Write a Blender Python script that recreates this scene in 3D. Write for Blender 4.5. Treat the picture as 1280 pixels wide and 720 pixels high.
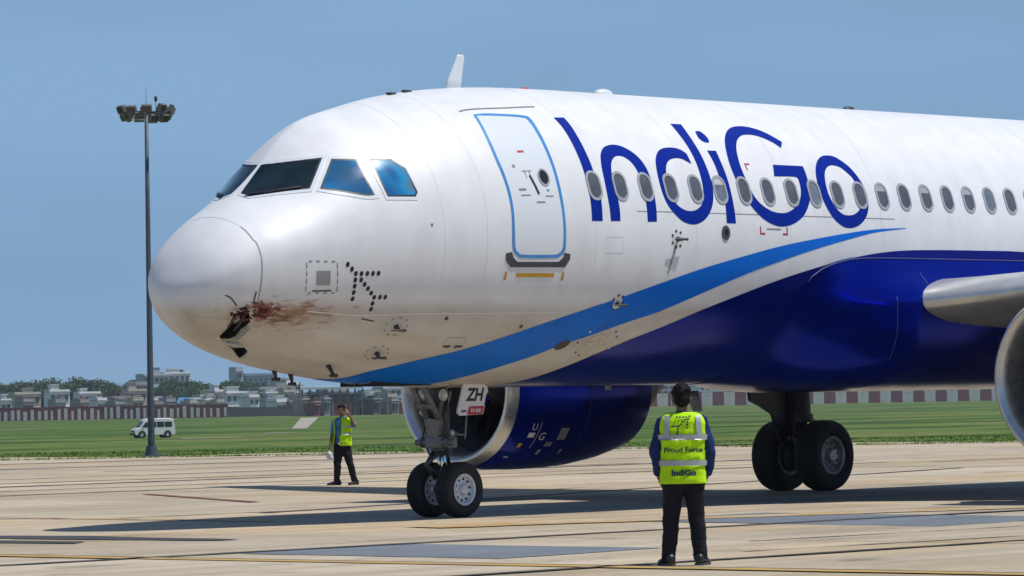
import bpy, bmesh, math, random
import numpy as np
from mathutils import Vector, Matrix
from mathutils.geometry import tessellate_polygon

random.seed(7)
for o in list(bpy.data.objects):
    bpy.data.objects.remove(o)
SC = bpy.context.scene
COL = SC.collection
R = math.radians

# ------------------------------------------------------------------ camera
# world: metres, X runs aft from the aircraft's nose, Y to starboard, Z up
FPX = 5239.0
CAM = Vector((-36.474, -39.069, 1.582))
YAW, PITCH, ROLL = 0.7378, 0.0266, -0.0180
fwd = Vector((math.cos(YAW) * math.cos(PITCH), math.sin(YAW) * math.cos(PITCH), math.sin(PITCH)))
rgt = fwd.cross(Vector((0, 0, 1))).normalized()
upv = rgt.cross(fwd)
r2 = rgt * math.cos(ROLL) + upv * math.sin(ROLL)
u2 = -rgt * math.sin(ROLL) + upv * math.cos(ROLL)
cam_d = bpy.data.cameras.new('camera')
cam_d.sensor_width = 36.0
cam_d.lens = FPX / 1280 * 36.0
cam_d.clip_start = 0.5
cam_d.clip_end = 30000
cam = bpy.data.objects.new('camera', cam_d)
M = Matrix((r2, u2, -fwd)).transposed().to_4x4()
M.translation = CAM
cam.matrix_world = M
COL.objects.link(cam)
SC.camera = cam

# ------------------------------------------------------------------ sky, sun, exposure
SUN = Vector((0.235, -0.38, 1.0)).normalized()          # towards the sun
elev = math.asin(SUN.z)
azim = math.atan2(SUN.x, SUN.y)                        # clockwise from +Y
W = bpy.data.worlds.new('World')
SC.world = W
W.use_nodes = True
nt = W.node_tree
nt.nodes.clear()
wo = nt.nodes.new('ShaderNodeOutputWorld')
bg = nt.nodes.new('ShaderNodeBackground')
sky = nt.nodes.new('ShaderNodeTexSky')
sky.sky_type = 'NISHITA'
sky.sun_disc = False
sky.sun_elevation = elev
sky.sun_rotation = azim
sky.altitude = 100
sky.air_density = 1.0
sky.dust_density = 0.4
sky.ozone_density = 4.0
tint = nt.nodes.new('ShaderNodeMixRGB')
tint.blend_type = 'MULTIPLY'
tint.inputs[0].default_value = 1.0
tint.inputs[2].default_value = (0.80, 0.90, 1.0, 1)
nt.links.new(sky.outputs[0], tint.inputs[1])
# towards the horizon the clear air keeps one even blue, all the way round
wg = nt.nodes.new('ShaderNodeTexCoord'); wx = nt.nodes.new('ShaderNodeSeparateXYZ'); nt.links.new(wg.outputs['Generated'], wx.inputs[0])
wr = nt.nodes.new('ShaderNodeMapRange'); wr.interpolation_type = 'SMOOTHSTEP'; wr.inputs[1].default_value = 0.02; wr.inputs[2].default_value = 0.45; nt.links.new(wx.outputs[2], wr.inputs[0])
wm = nt.nodes.new('ShaderNodeMixRGB'); wm.inputs[1].default_value = (2.45, 4.25, 6.6, 1); nt.links.new(wr.outputs[0], wm.inputs[0]); nt.links.new(tint.outputs[0], wm.inputs[2])
# thin veils of high haze
wn = nt.nodes.new('ShaderNodeTexNoise'); wn.inputs['Scale'].default_value = 5.0; wn.inputs['Detail'].default_value = 4
wp = nt.nodes.new('ShaderNodeMapping'); wp.inputs['Scale'].default_value = (1, 1, 4); nt.links.new(wg.outputs['Generated'], wp.inputs[0]); nt.links.new(wp.outputs[0], wn.inputs['Vector'])
wv = nt.nodes.new('ShaderNodeMapRange'); wv.inputs[1].default_value = 0.3; wv.inputs[2].default_value = 0.7; wv.inputs[3].default_value = 0.90; wv.inputs[4].default_value = 1.10; nt.links.new(wn.outputs[0], wv.inputs[0])
wq = nt.nodes.new('ShaderNodeMixRGB'); wq.blend_type = 'MULTIPLY'; wq.inputs[0].default_value = 1.0; nt.links.new(wm.outputs[0], wq.inputs[1]); nt.links.new(wv.outputs[0], wq.inputs[2])
nt.links.new(wq.outputs[0], bg.inputs[0])
bg.inputs[1].default_value = 0.088
nt.links.new(bg.outputs[0], wo.inputs[0])
sun_d = bpy.data.lights.new('sun', 'SUN')
sun_d.energy = 4.0
sun_d.angle = R(0.53)
sun_d.color = (1.0, 0.96, 0.90)
sun = bpy.data.objects.new('sun', sun_d)
sun.rotation_euler = (-SUN).to_track_quat('-Z', 'Y').to_euler()
sun.location = (0, 0, 60)
COL.objects.link(sun)
SC.view_settings.view_transform = 'Standard'
SC.view_settings.look = 'None'
SC.view_settings.exposure = 0.0
SC.view_settings.gamma = 1.0
SC.view_settings.use_curve_mapping = False

# ------------------------------------------------------------------ helpers
FL = Vector((math.cos(YAW), math.sin(YAW), 0))          # level viewing direction
RL = Vector((math.sin(YAW), -math.cos(YAW), 0))         # level right
def yh(px): return 499.4 - (px - 640) * 0.018           # horizon row for a column of the 1280 picture
def at(px, d, z=0.0):
    """ground point at distance d that is seen near column px of the horizon"""
    u = (px - 640 - 2.5) / FPX * d
    p = CAM + FL * d + RL * u
    return Vector((p.x, p.y, z))
def zof(px, py, d): return CAM.z + (yh(px) - py) * d / FPX

def tag(o, label=None, cat=None, group=None, kind=None):
    if label: o['label'] = label
    if cat: o['category'] = cat
    if group: o['group'] = group
    if kind: o['kind'] = kind
    return o
def empty(name, loc=(0, 0, 0), rz=0.0, parent=None):
    o = bpy.data.objects.new(name, None)
    o.empty_display_size = 0.3
    o.location = loc
    o.rotation_euler = (0, 0, rz)
    if parent: o.parent = parent
    COL.objects.link(o)
    return o
def link(name, me, mats, parent=None, smooth=False):
    o = bpy.data.objects.new(name, me)
    if mats is not None:
        for m in (mats if isinstance(mats, (list, tuple)) else [mats]):
            me.materials.append(m)
    if smooth:
        me.polygons.foreach_set('use_smooth', [True] * len(me.polygons))
    if parent: o.parent = parent
    COL.objects.link(o)
    return o
def mesh_from(name, verts, faces):
    me = bpy.data.meshes.new(name)
    me.from_pydata([tuple(v) for v in verts], [], faces)
    me.update()
    return me
def bm_obj(name, bm, mats, parent=None, smooth=False, fix=True):
    me = bpy.data.meshes.new(name)
    if fix: bmesh.ops.recalc_face_normals(bm, faces=bm.faces[:])
    bm.to_mesh(me)
    bm.free()
    return link(name, me, mats, parent, smooth)
def autosmooth(o, deg=35):
    me = o.data
    bm = bmesh.new(); bm.from_mesh(me)
    for e in bm.edges:
        if len(e.link_faces) == 2 and e.calc_face_angle(0) > R(deg): e.smooth = False
    for f in bm.faces: f.smooth = True
    bm.to_mesh(me); bm.free()
    return o
def add_box(bm, c, s, rot=None, bevel=0.0):
    """box centre c, full size s, optional 3x3 rotation"""
    r = bmesh.ops.create_cube(bm, size=1.0)
    vs = r['verts']
    for v in vs:
        q = Vector((v.co.x * s[0], v.co.y * s[1], v.co.z * s[2]))
        if rot is not None: q = rot @ q
        v.co = q + Vector(c)
    if bevel:
        es = list({e for v in vs for e in v.link_edges})
        bmesh.ops.bevel(bm, geom=es, offset=bevel, segments=2, profile=0.6, affect='EDGES')
    return bm
def frame_for(d):
    d = Vector(d).normalized()
    a = Vector((0, 0, 1)) if abs(d.z) < 0.9 else Vector((1, 0, 0))
    x = a.cross(d).normalized()
    return x, d.cross(x)
def add_tube(bm, pts, rad, n=10, caps=True):
    """sweep of circles along pts with radii rad"""
    pts = [Vector(q) for q in pts]
    if not isinstance(rad, (list, tuple)): rad = [rad] * len(pts)
    rings = []
    X = None
    for i, q in enumerate(pts):
        t = (pts[min(i + 1, len(pts) - 1)] - pts[max(i - 1, 0)]).normalized()
        if X is None: X, Yv = frame_for(t)
        else:
            X = (X - t * X.dot(t)).normalized(); Yv = t.cross(X)
        rings.append([bm.verts.new(q + (X * math.cos(2 * math.pi * k / n) + Yv * math.sin(2 * math.pi * k / n)) * rad[i]) for k in range(n)])
    for a, b in zip(rings, rings[1:]):
        for k in range(n):
            bm.faces.new((a[k], a[(k + 1) % n], b[(k + 1) % n], b[k]))
    if caps:
        bm.faces.new(rings[0][::-1]); bm.faces.new(rings[-1])
    return rings
def add_lathe(bm, prof, origin, axis, n=48, closed=False):
    """revolve (distance along axis, radius) profile"""
    X, Yv = frame_for(axis)
    A = Vector(axis).normalized()
    rings = []
    for (s, r) in prof:
        rings.append([bm.verts.new(Vector(origin) + A * s + (X * math.cos(2 * math.pi * k / n) + Yv * math.sin(2 * math.pi * k / n)) * max(r, 1e-4)) for k in range(n)])
    pr = list(zip(rings, rings[1:]))
    if closed: pr.append((rings[-1], rings[0]))
    for a, b in pr:
        for k in range(n):
            bm.faces.new((a[k], a[(k + 1) % n], b[(k + 1) % n], b[k]))
    return rings
def add_prism(bm, pts, vec):
    """polygon pts (3D) extruded by vec"""
    a = [bm.verts.new(q) for q in pts]
    b = [bm.verts.new(Vector(q) + Vector(vec)) for q in pts]
    bm.faces.new(a[::-1]); bm.faces.new(b)
    for i in range(len(a)):
        j = (i + 1) % len(a)
        bm.faces.new((a[i], a[j], b[j], b[i]))

# ------------------------------------------------------------------ materials
def nodes(m):
    return m.node_tree.nodes, m.node_tree.links
def mat(name, col, rough=0.5, metal=0.0, coat=0.0, spec=0.5, var=0.0, vscale=4.0, bump=0.0, bscale=40.0, emit=None, rvar=0.0, stretch=None):
    m = bpy.data.materials.new(name)
    m.use_nodes = True
    N, L = nodes(m)
    b = N['Principled BSDF']
    b.inputs['Base Color'].default_value = (*col, 1)
    b.inputs['Roughness'].default_value = rough
    b.inputs['Metallic'].default_value = metal
    b.inputs['Specular IOR Level'].default_value = spec
    b.inputs['Coat Weight'].default_value = coat
    b.inputs['Coat Roughness'].default_value = 0.08
    if var or bump or rvar:
        tc = N.new('ShaderNodeTexCoord')
        src = tc.outputs['Object']
        if stretch:
            mp = N.new('ShaderNodeMapping'); mp.inputs['Scale'].default_value = stretch
            L.new(src, mp.inputs[0]); src = mp.outputs[0]
    if var:
        t = N.new('ShaderNodeTexNoise'); t.inputs['Scale'].default_value = vscale; t.inputs['Detail'].default_value = 6
        L.new(src, t.inputs['Vector'])
        mr = N.new('ShaderNodeMapRange'); mr.inputs[1].default_value = 0.3; mr.inputs[2].default_value = 0.7
        mr.inputs[3].default_value = 1 - var; mr.inputs[4].default_value = 1 + var * 0.6
        L.new(t.outputs[0], mr.inputs[0])
        mx = N.new('ShaderNodeMixRGB'); mx.blend_type = 'MULTIPLY'; mx.inputs[0].default_value = 1
        mx.inputs[1].default_value = (*col, 1)
        L.new(mr.outputs[0], mx.inputs[2]); L.new(mx.outputs[0], b.inputs['Base Color'])
    if rvar:
        t = N.new('ShaderNodeTexNoise'); t.inputs['Scale'].default_value = vscale * 2; t.inputs['Detail'].default_value = 5
        L.new(src, t.inputs['Vector'])
        mr = N.new('ShaderNodeMapRange'); mr.inputs[1].default_value = 0.3; mr.inputs[2].default_value = 0.7
        mr.inputs[3].default_value = max(0.02, rough - rvar); mr.inputs[4].default_value = rough + rvar
        L.new(t.outputs[0], mr.inputs[0]); L.new(mr.outputs[0], b.inputs['Roughness'])
    if bump:
        t = N.new('ShaderNodeTexNoise'); t.inputs['Scale'].default_value = bscale; t.inputs['Detail'].default_value = 4
        L.new(src, t.inputs['Vector'])
        bp = N.new('ShaderNodeBump'); bp.inputs['Strength'].default_value = bump; bp.inputs['Distance'].default_value = 0.02
        L.new(t.outputs[0], bp.inputs['Height']); L.new(bp.outputs[0], b.inputs['Normal'])
    if emit:
        b.inputs['Emission Color'].default_value = (*emit[0], 1); b.inputs['Emission Strength'].default_value = emit[1]
    return m

def math_node(N, L, op, a, b=None, c=None, clamp=False):
    n = N.new('ShaderNodeMath'); n.operation = op; n.use_clamp = clamp
    for i, v in enumerate((a, b, c)):
        if v is None: continue
        if isinstance(v, (int, float)): n.inputs[i].default_value = v
        else: L.new(v, n.inputs[i])
    return n.outputs[0]

def white_paint():
    """gloss white airframe paint: lap grime on the lower lobe and streaks of dried blood behind the broken radome"""
    m = bpy.data.materials.new('white_paint'); m.use_nodes = True
    N, L = nodes(m); b = N['Principled BSDF']
    tc = N.new('ShaderNodeTexCoord'); P = tc.outputs['Object']
    sx = N.new('ShaderNodeSeparateXYZ'); L.new(P, sx.inputs[0])
    X, Y, Z = sx.outputs
    mp = N.new('ShaderNodeMapping'); mp.inputs['Scale'].default_value = (0.35, 1.6, 1.2); L.new(P, mp.inputs[0])
    n1 = N.new('ShaderNodeTexNoise'); n1.inputs['Scale'].default_value = 1.6; n1.inputs['Detail'].default_value = 7; L.new(mp.outputs[0], n1.inputs['Vector'])
    # the lower skin is dirtier below the lap joint
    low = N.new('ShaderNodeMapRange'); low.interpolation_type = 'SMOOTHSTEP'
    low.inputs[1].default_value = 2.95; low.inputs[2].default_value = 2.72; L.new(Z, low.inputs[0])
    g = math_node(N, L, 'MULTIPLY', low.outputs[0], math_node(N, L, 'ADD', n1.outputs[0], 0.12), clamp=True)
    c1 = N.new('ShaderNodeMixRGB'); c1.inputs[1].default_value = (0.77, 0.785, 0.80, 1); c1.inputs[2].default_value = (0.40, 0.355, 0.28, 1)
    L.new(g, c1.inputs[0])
    # faint mottling
    n2 = N.new('ShaderNodeTexNoise'); n2.inputs['Scale'].default_value = 3.2; n2.inputs['Detail'].default_value = 8; L.new(P, n2.inputs['Vector'])
    v = N.new('ShaderNodeMapRange'); v.inputs[1].default_value = 0.3; v.inputs[2].default_value = 0.75; v.inputs[3].default_value = 0.94; v.inputs[4].default_value = 1.02
    L.new(n2.outputs[0], v.inputs[0])
    c2 = N.new('ShaderNodeMixRGB'); c2.blend_type = 'MULTIPLY'; c2.inputs[0].default_value = 1; L.new(c1.outputs[0], c2.inputs[1]); L.new(v.outputs[0], c2.inputs[2])
    # sheet-by-sheet difference in paint and rain streaks running down the skin
    cb = N.new('ShaderNodeCombineXYZ')
    L.new(math_node(N, L, 'FLOOR', math_node(N, L, 'MULTIPLY', X, 0.47)), cb.inputs[0]); L.new(math_node(N, L, 'FLOOR', math_node(N, L, 'MULTIPLY', Z, 1.25)), cb.inputs[2])
    wn_ = N.new('ShaderNodeTexWhiteNoise'); wn_.noise_dimensions = '3D'; L.new(cb.outputs[0], wn_.inputs['Vector'])
    pv = N.new('ShaderNodeMapRange'); pv.inputs[3].default_value = 0.965; pv.inputs[4].default_value = 1.01; L.new(wn_.outputs['Value'], pv.inputs[0])
    mst = N.new('ShaderNodeMapping'); mst.inputs['Scale'].default_value = (2.4, 0.8, 0.4); L.new(P, mst.inputs[0])
    nst = N.new('ShaderNodeTexNoise'); nst.inputs['Scale'].default_value = 1.6; nst.inputs['Detail'].default_value = 7; L.new(mst.outputs[0], nst.inputs['Vector'])
    sv = N.new('ShaderNodeMapRange'); sv.inputs[1].default_value = 0.42; sv.inputs[2].default_value = 0.68; sv.inputs[3].default_value = 1.0; sv.inputs[4].default_value = 0.945; L.new(nst.outputs[0], sv.inputs[0])
    for fac in (pv.outputs[0], sv.outputs[0]):
        cm_ = N.new('ShaderNodeMixRGB'); cm_.blend_type = 'MULTIPLY'; cm_.inputs[0].default_value = 1; L.new(c2.outputs[0], cm_.inputs[1]); L.new(fac, cm_.inputs[2]); c2 = cm_
    # blood and scrape streaks, drawn aft along X
    def gauss(cx, cz, rx, rz):
        dx = math_node(N, L, 'DIVIDE', math_node(N, L, 'SUBTRACT', X, cx), rx)
        dz = math_node(N, L, 'DIVIDE', math_node(N, L, 'SUBTRACT', Z, cz), rz)
        d2 = math_node(N, L, 'ADD', math_node(N, L, 'MULTIPLY', dx, dx), math_node(N, L, 'MULTIPLY', dz, dz))
        return math_node(N, L, 'POWER', 2.718, math_node(N, L, 'MULTIPLY', d2, -1.0))
    ms = N.new('ShaderNodeMapping'); ms.inputs['Scale'].default_value = (3.0, 5.0, 15.0); ms.inputs['Rotation'].default_value = (0, R(8), 0); L.new(P, ms.inputs[0])
    n3 = N.new('ShaderNodeTexNoise'); n3.inputs['Scale'].default_value = 1.5; n3.inputs['Detail'].default_value = 6; n3.inputs['Roughness'].default_value = 0.65; L.new(ms.outputs[0], n3.inputs['Vector'])
    n4 = N.new('ShaderNodeTexNoise'); n4.inputs['Scale'].default_value = 11; n4.inputs['Detail'].default_value = 9; n4.inputs['Roughness'].default_value = 0.72; L.new(P, n4.inputs['Vector'])
    port = math_node(N, L, 'LESS_THAN', Y, -0.2)
    def splat(mask, noise, gain, lo, hi):
        q = math_node(N, L, 'ADD', mask, math_node(N, L, 'MULTIPLY', math_node(N, L, 'SUBTRACT', noise, 0.5), gain))
        r = N.new('ShaderNodeMapRange'); r.inputs[1].default_value = lo; r.inputs[2].default_value = hi; L.new(q, r.inputs[0])
        return math_node(N, L, 'MULTIPLY', math_node(N, L, 'MULTIPLY', r.outputs[0], port), math_node(N, L, 'GREATER_THAN', mask, 0.06))
    def thresh(mask, noise, lo, hi):
        q = math_node(N, L, 'MULTIPLY', mask, noise)
        r = N.new('ShaderNodeMapRange'); r.inputs[1].default_value = lo; r.inputs[2].default_value = hi; L.new(q, r.inputs[0])
        return math_node(N, L, 'MULTIPLY', r.outputs[0], port)
    # wide brown haze of the smear
    k1 = splat(gauss(1.22, 2.735, 0.82, 0.18), n3.outputs[0], 3.2, 0.42, 1.05)
    c3 = N.new('ShaderNodeMixRGB'); c3.inputs[2].default_value = (0.22, 0.085, 0.030, 1); L.new(math_node(N, L, 'MULTIPLY', k1, 0.82), c3.inputs[0]); L.new(c2.outputs[0], c3.inputs[1])
    # thin general discolouration round the streaks
    k0 = math_node(N, L, 'MULTIPLY', math_node(N, L, 'MULTIPLY', gauss(1.25, 2.70, 0.75, 0.20), port), 0.46)
    c3b = N.new('ShaderNodeMixRGB'); c3b.inputs[2].default_value = (0.36, 0.20, 0.11, 1); L.new(k0, c3b.inputs[0]); L.new(c3.outputs[0], c3b.inputs[1]); c3 = c3b
    # thick red close to the hole
    k2 = splat(gauss(0.84, 2.77, 0.34, 0.15), math_node(N, L, 'ADD', math_node(N, L, 'MULTIPLY', n4.outputs[0], 0.6), math_node(N, L, 'MULTIPLY', n3.outputs[0], 0.4)), 4.0, 0.52, 0.85)
    c4 = N.new('ShaderNodeMixRGB'); c4.inputs[2].default_value = (0.15, 0.012, 0.008, 1); L.new(math_node(N, L, 'MULTIPLY', k2, 0.92), c4.inputs[0]); L.new(c3.outputs[0], c4.inputs[1])
    # black scratches
    ms2 = N.new('ShaderNodeMapping'); ms2.inputs['Scale'].default_value = (2.2, 3.0, 30.0); ms2.inputs['Rotation'].default_value = (0, R(10), 0); L.new(P, ms2.inputs[0])
    n5 = N.new('ShaderNodeTexNoise'); n5.inputs['Scale'].default_value = 1.8; n5.inputs['Detail'].default_value = 3; L.new(ms2.outputs[0], n5.inputs['Vector'])
    k3 = splat(gauss(1.15, 2.68, 0.55, 0.14), n5.outputs[0], 4.5, 1.05, 1.35)
    c5 = N.new('ShaderNodeMixRGB'); c5.inputs[2].default_value = (0.06, 0.04, 0.03, 1); L.new(math_node(N, L, 'MULTIPLY', k3, 0.8), c5.inputs[0]); L.new(c4.outputs[0], c5.inputs[1])
    L.new(c5.outputs[0], b.inputs['Base Color'])
    rr = N.new('ShaderNodeMapRange'); rr.inputs[1].default_value = 0.3; rr.inputs[2].default_value = 0.75; rr.inputs[3].default_value = 0.42; rr.inputs[4].default_value = 0.55
    L.new(n1.outputs[0], rr.inputs[0]); L.new(rr.outputs[0], b.inputs['Roughness'])
    b.inputs['Coat Weight'].default_value = 0.06; b.inputs['Coat Roughness'].default_value = 0.2
    # skin plates never lie perfectly flat
    n6 = N.new('ShaderNodeTexNoise'); n6.inputs['Scale'].default_value = 1.7; n6.inputs['Detail'].default_value = 2; L.new(P, n6.inputs['Vector'])
    bp = N.new('ShaderNodeBump'); bp.inputs['Strength'].default_value = 0.25; bp.inputs['Distance'].default_value = 0.012
    L.new(n6.outputs[0], bp.inputs['Height']); L.new(bp.outputs[0], b.inputs['Normal'])
    return m

MT = {}
MT['white'] = white_paint()
MT['navy'] = mat('navy_paint', (0.0002, 0.011, 0.27), 0.20, 0.55, 0.0, 0.12, var=0.12, vscale=1.2, rvar=0.05, bump=0.12, bscale=1.5)
MT['letter'] = mat('letter_blue', (0.000, 0.018, 0.27), 0.45, 0, 0.0, 0.12, var=0.06, vscale=2)
MT['swoosh'] = mat('stripe_blue', (0.000, 0.15, 0.66), 0.45, 0, 0.0, 0.15, var=0.08, vscale=2)
MT['doorblue'] = mat('door_band_blue', (0.05, 0.26, 0.62), 0.35, var=0.15, vscale=6)
MT['black'] = mat('black_mark', (0.012, 0.012, 0.02), 0.5)
MT['grey_mark'] = mat('grey_mark', (0.22, 0.22, 0.23), 0.6)
MT['seam'] = mat('seam_grey', (0.30, 0.30, 0.30), 0.7)
MT['seam_light'] = mat('seam_light', (0.72, 0.72, 0.70), 0.5)
MT['scuff'] = mat('scuff_plate', (0.055, 0.057, 0.062), 0.55, var=0.2, vscale=12)
MT['amber'] = mat('amber_mark', (0.55, 0.30, 0.015), 0.5, var=0.2, vscale=20)
MT['red'] = mat('red_mark', (0.45, 0.02, 0.03), 0.5)
MT['winframe'] = mat('window_frame', (0.46, 0.47, 0.48), 0.35, 0.3)
MT['pane'] = mat('cabin_pane', (0.10, 0.11, 0.125), 0.12, 0, 0.3, var=0.25, vscale=3)
MT['seal'] = mat('window_seal', (0.010, 0.012, 0.015), 0.4)
MT['windshield'] = mat('windshield_glass', (0.010, 0.020, 0.024), 0.08, 0, 0.4, var=0.8, vscale=2.2)
MT['blind'] = mat('window_blind', (0.50, 0.51, 0.52), 0.5, var=0.1, vscale=3)
MT['pane_sky'] = mat('cabin_pane_painted_sky', (0.17, 0.20, 0.24), 0.1, 0, 0.3, var=0.3, vscale=5)  # paler copy of the pane, sky reflection painted into its colour
MT['frame_white'] = mat('pane_surround', (0.69, 0.73, 0.77), 0.3, 0, 0.2)
MT['metal'] = mat('polished_lip', (0.62, 0.62, 0.60), 0.34, 0.85, var=0.12, vscale=5, rvar=0.08)
MT['metal_dark'] = mat('dark_metal', (0.045, 0.045, 0.048), 0.45, 0.4, var=0.3, vscale=9)
MT['gear_grey'] = mat('gear_grey', (0.07, 0.073, 0.078), 0.45, 0.3, var=0.25, vscale=14)
MT['gear_light'] = mat('gear_light', (0.17, 0.175, 0.18), 0.4, 0.3, var=0.2, vscale=14)
MT['chrome'] = mat('oleo_chrome', (0.75, 0.75, 0.75), 0.12, 1.0)
MT['tyre'] = mat('tyre_rubber', (0.012, 0.012, 0.013), 0.75, var=0.35, vscale=18, bump=0.15, bscale=60)
MT['rim_white'] = mat('nose_rim', (0.62, 0.66, 0.70), 0.35, 0.2, var=0.12, vscale=20)
MT['rim_grey'] = mat('main_rim', (0.46, 0.46, 0.46), 0.4, 0.4, var=0.3, vscale=20)
MT['dark'] = mat('cavity', (0.010, 0.009, 0.008), 0.8, var=0.5, vscale=20)
MT['wing'] = mat('wing_grey', (0.46, 0.47, 0.47), 0.38, 0.1, var=0.12, vscale=2)
MT['slat'] = mat('slat_metal', (0.66, 0.66, 0.63), 0.30, 0.55, var=0.15, vscale=3)
MT['plate'] = mat('plate_white', (0.72, 0.72, 0.70), 0.4, var=0.08, vscale=10)
MT['lamp'] = mat('lamp_glass', (0.70, 0.70, 0.66), 0.12, 0.2, 0.5)
MT['torn'] = mat('torn_composite', (0.55, 0.52, 0.44), 0.7, var=0.4, vscale=30)
def film_glass():
    """side glazing with a conductive film, blue sky reflection painted into its colour, shading to bronze"""
    m = bpy.data.materials.new('film_glass'); m.use_nodes = True
    N, L = nodes(m); b = N['Principled BSDF']
    tc = N.new('ShaderNodeTexCoord')
    n = N.new('ShaderNodeTexNoise'); n.inputs['Scale'].default_value = 1.15; n.inputs['Detail'].default_value = 2; n.inputs['Distortion'].default_value = 0.5
    L.new(tc.outputs['Object'], n.inputs['Vector'])
    cr = N.new('ShaderNodeValToRGB')
    e = cr.color_ramp.elements  # blues hold a painted sky reflection on top of the film's tint
    e[0].position = 0.30; e[0].color = (0.02, 0.10, 0.20, 1)
    e[1].position = 0.72; e[1].color = (0.02, 0.14, 0.32, 1)
    k = e.new(0.42); k.color = (0.012, 0.12, 0.30, 1)
    k = e.new(0.52); k.color = (0.02, 0.26, 0.52, 1)
    k = e.new(0.61); k.color = (0.10, 0.20, 0.28, 1)
    L.new(n.outputs[0], cr.inputs[0]); L.new(cr.outputs[0], b.inputs['Base Color'])
    b.inputs['Roughness'].default_value = 0.10; b.inputs['Coat Weight'].default_value = 0.3
    return m
MT['film'] = film_glass()

# ------------------------------------------------------------------ ground
def concrete(name, c0, c1, streak=True):
    m = bpy.data.materials.new(name); m.use_nodes = True
    N, L = nodes(m); b = N['Principled BSDF']
    g = N.new('ShaderNodeNewGeometry'); P = g.outputs['Position']
    oi = N.new('ShaderNodeObjectInfo')
    def noise(scale, det, st=None):
        src = P
        if st:
            mp = N.new('ShaderNodeMapping'); mp.inputs['Scale'].default_value = st; L.new(P, mp.inputs[0]); src = mp.outputs[0]
        t = N.new('ShaderNodeTexNoise'); t.inputs['Scale'].default_value = scale; t.inputs['Detail'].default_value = det; L.new(src, t.inputs['Vector'])
        return t.outputs[0]
    a = noise(0.35, 8)
    s = noise(0.6, 6, (0.25, 2.2, 1))
    f = noise(9.0, 6)
    sp = noise(2.6, 8)
    base = N.new('ShaderNodeMixRGB'); base.inputs[1].default_value = (*c0, 1); base.inputs[2].default_value = (*c1, 1)
    mr = N.new('ShaderNodeMapRange'); mr.inputs[1].default_value = 0.32; mr.inputs[2].default_value = 0.68; L.new(a, mr.inputs[0]); L.new(mr.outputs[0], base.inputs[0])
    def mul(prev, fac):
        x = N.new('ShaderNodeMixRGB'); x.blend_type = 'MULTIPLY'; x.inputs[0].default_value = 1; L.new(prev, x.inputs[1]); L.new(fac, x.inputs[2]); return x.outputs[0]
    def rng(v, lo, hi, o0, o1):
        r = N.new('ShaderNodeMapRange'); r.inputs[1].default_value = lo; r.inputs[2].default_value = hi; r.inputs[3].default_value = o0; r.inputs[4].default_value = o1; L.new(v, r.inputs[0]); return r.outputs[0]
    c = mul(base.outputs[0], rng(s, 0.34, 0.62, 0.80, 1.05))
    c = mul(c, rng(f, 0.3, 0.7, 0.90, 1.06))
    c = mul(c, rng(sp, 0.60, 0.74, 1.0, 0.62))
    c = mul(c, rng(oi.outputs['Random'], 0, 1, 0.86, 1.07))
    tn = noise(0.16, 6, (0.5, 1.6, 1))
    tan = N.new('ShaderNodeMixRGB'); tan.blend_type = 'MULTIPLY'; tan.inputs[2].default_value = (1.0, 0.86, 0.66, 1); L.new(rng(tn, 0.46, 0.66, 0.0, 0.75), tan.inputs[0]); L.new(c, tan.inputs[1]); c = tan.outputs[0]
    oil = noise(0.55, 9, (0.7, 1.3, 1)); c = mul(c, rng(oil, 0.62, 0.72, 1.0, 0.55))
    L.new(c, b.inputs['Base Color'])
    b.inputs['Roughness'].default_value = 0.8
    b.inputs['Specular IOR Level'].default_value = 0.25
    bp = N.new('ShaderNodeBump'); bp.inputs['Strength'].default_value = 0.25; bp.inputs['Distance'].default_value = 0.01
    L.new(f, bp.inputs['Height']); L.new(bp.outputs[0], b.inputs['Normal'])
    return m
MT['concrete'] = concrete('apron_concrete', (0.435, 0.365, 0.260), (0.53, 0.452, 0.340))
MT['tar'] = mat('joint_tar', (0.045, 0.040, 0.038), 0.7, var=0.4, vscale=1.5)
MT['joint'] = mat('joint_filler', (0.20, 0.17, 0.14), 0.85, var=0.3, vscale=2)
MT['patch'] = mat('grey_repair', (0.155, 0.175, 0.20), 0.62, var=0.22, vscale=0.7, stretch=(0.6, 1.6, 1))
MT['dark_mark'] = mat('dark_film', (0.05, 0.048, 0.048), 0.7, var=0.4, vscale=1.2)  # near-black tone shared by the dark streaks on the slabs
def worn_paint(name, col, under, lo=0.40, hi=0.58, sc=1.4):
    m = bpy.data.materials.new(name); m.use_nodes = True
    N, L = nodes(m); b = N['Principled BSDF']
    g = N.new('ShaderNodeNewGeometry')
    t = N.new('ShaderNodeTexNoise'); t.inputs['Scale'].default_value = sc; t.inputs['Detail'].default_value = 9; t.inputs['Roughness'].default_value = 0.7; L.new(g.outputs['Position'], t.inputs['Vector'])
    r = N.new('ShaderNodeMapRange'); r.inputs[1].default_value = lo; r.inputs[2].default_value = hi; L.new(t.outputs[0], r.inputs[0])
    x = N.new('ShaderNodeMixRGB'); x.inputs[1].default_value = (*col, 1); x.inputs[2].default_value = (*under, 1); L.new(r.outputs[0], x.inputs[0])
    L.new(x.outputs[0], b.inputs['Base Color']); b.inputs['Roughness'].default_value = 0.75
    return m
MT['yellow'] = worn_paint('worn_yellow', (0.50, 0.31, 0.055), (0.36, 0.26, 0.14), 0.42, 0.66)
MT['mustard'] = worn_paint('worn_mustard', (0.42, 0.25, 0.05), (0.46, 0.38, 0.28), 0.40, 0.60)
MT['redline'] = worn_paint('worn_red', (0.16, 0.05, 0.04), (0.25, 0.15, 0.11), 0.45, 0.7)
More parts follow.
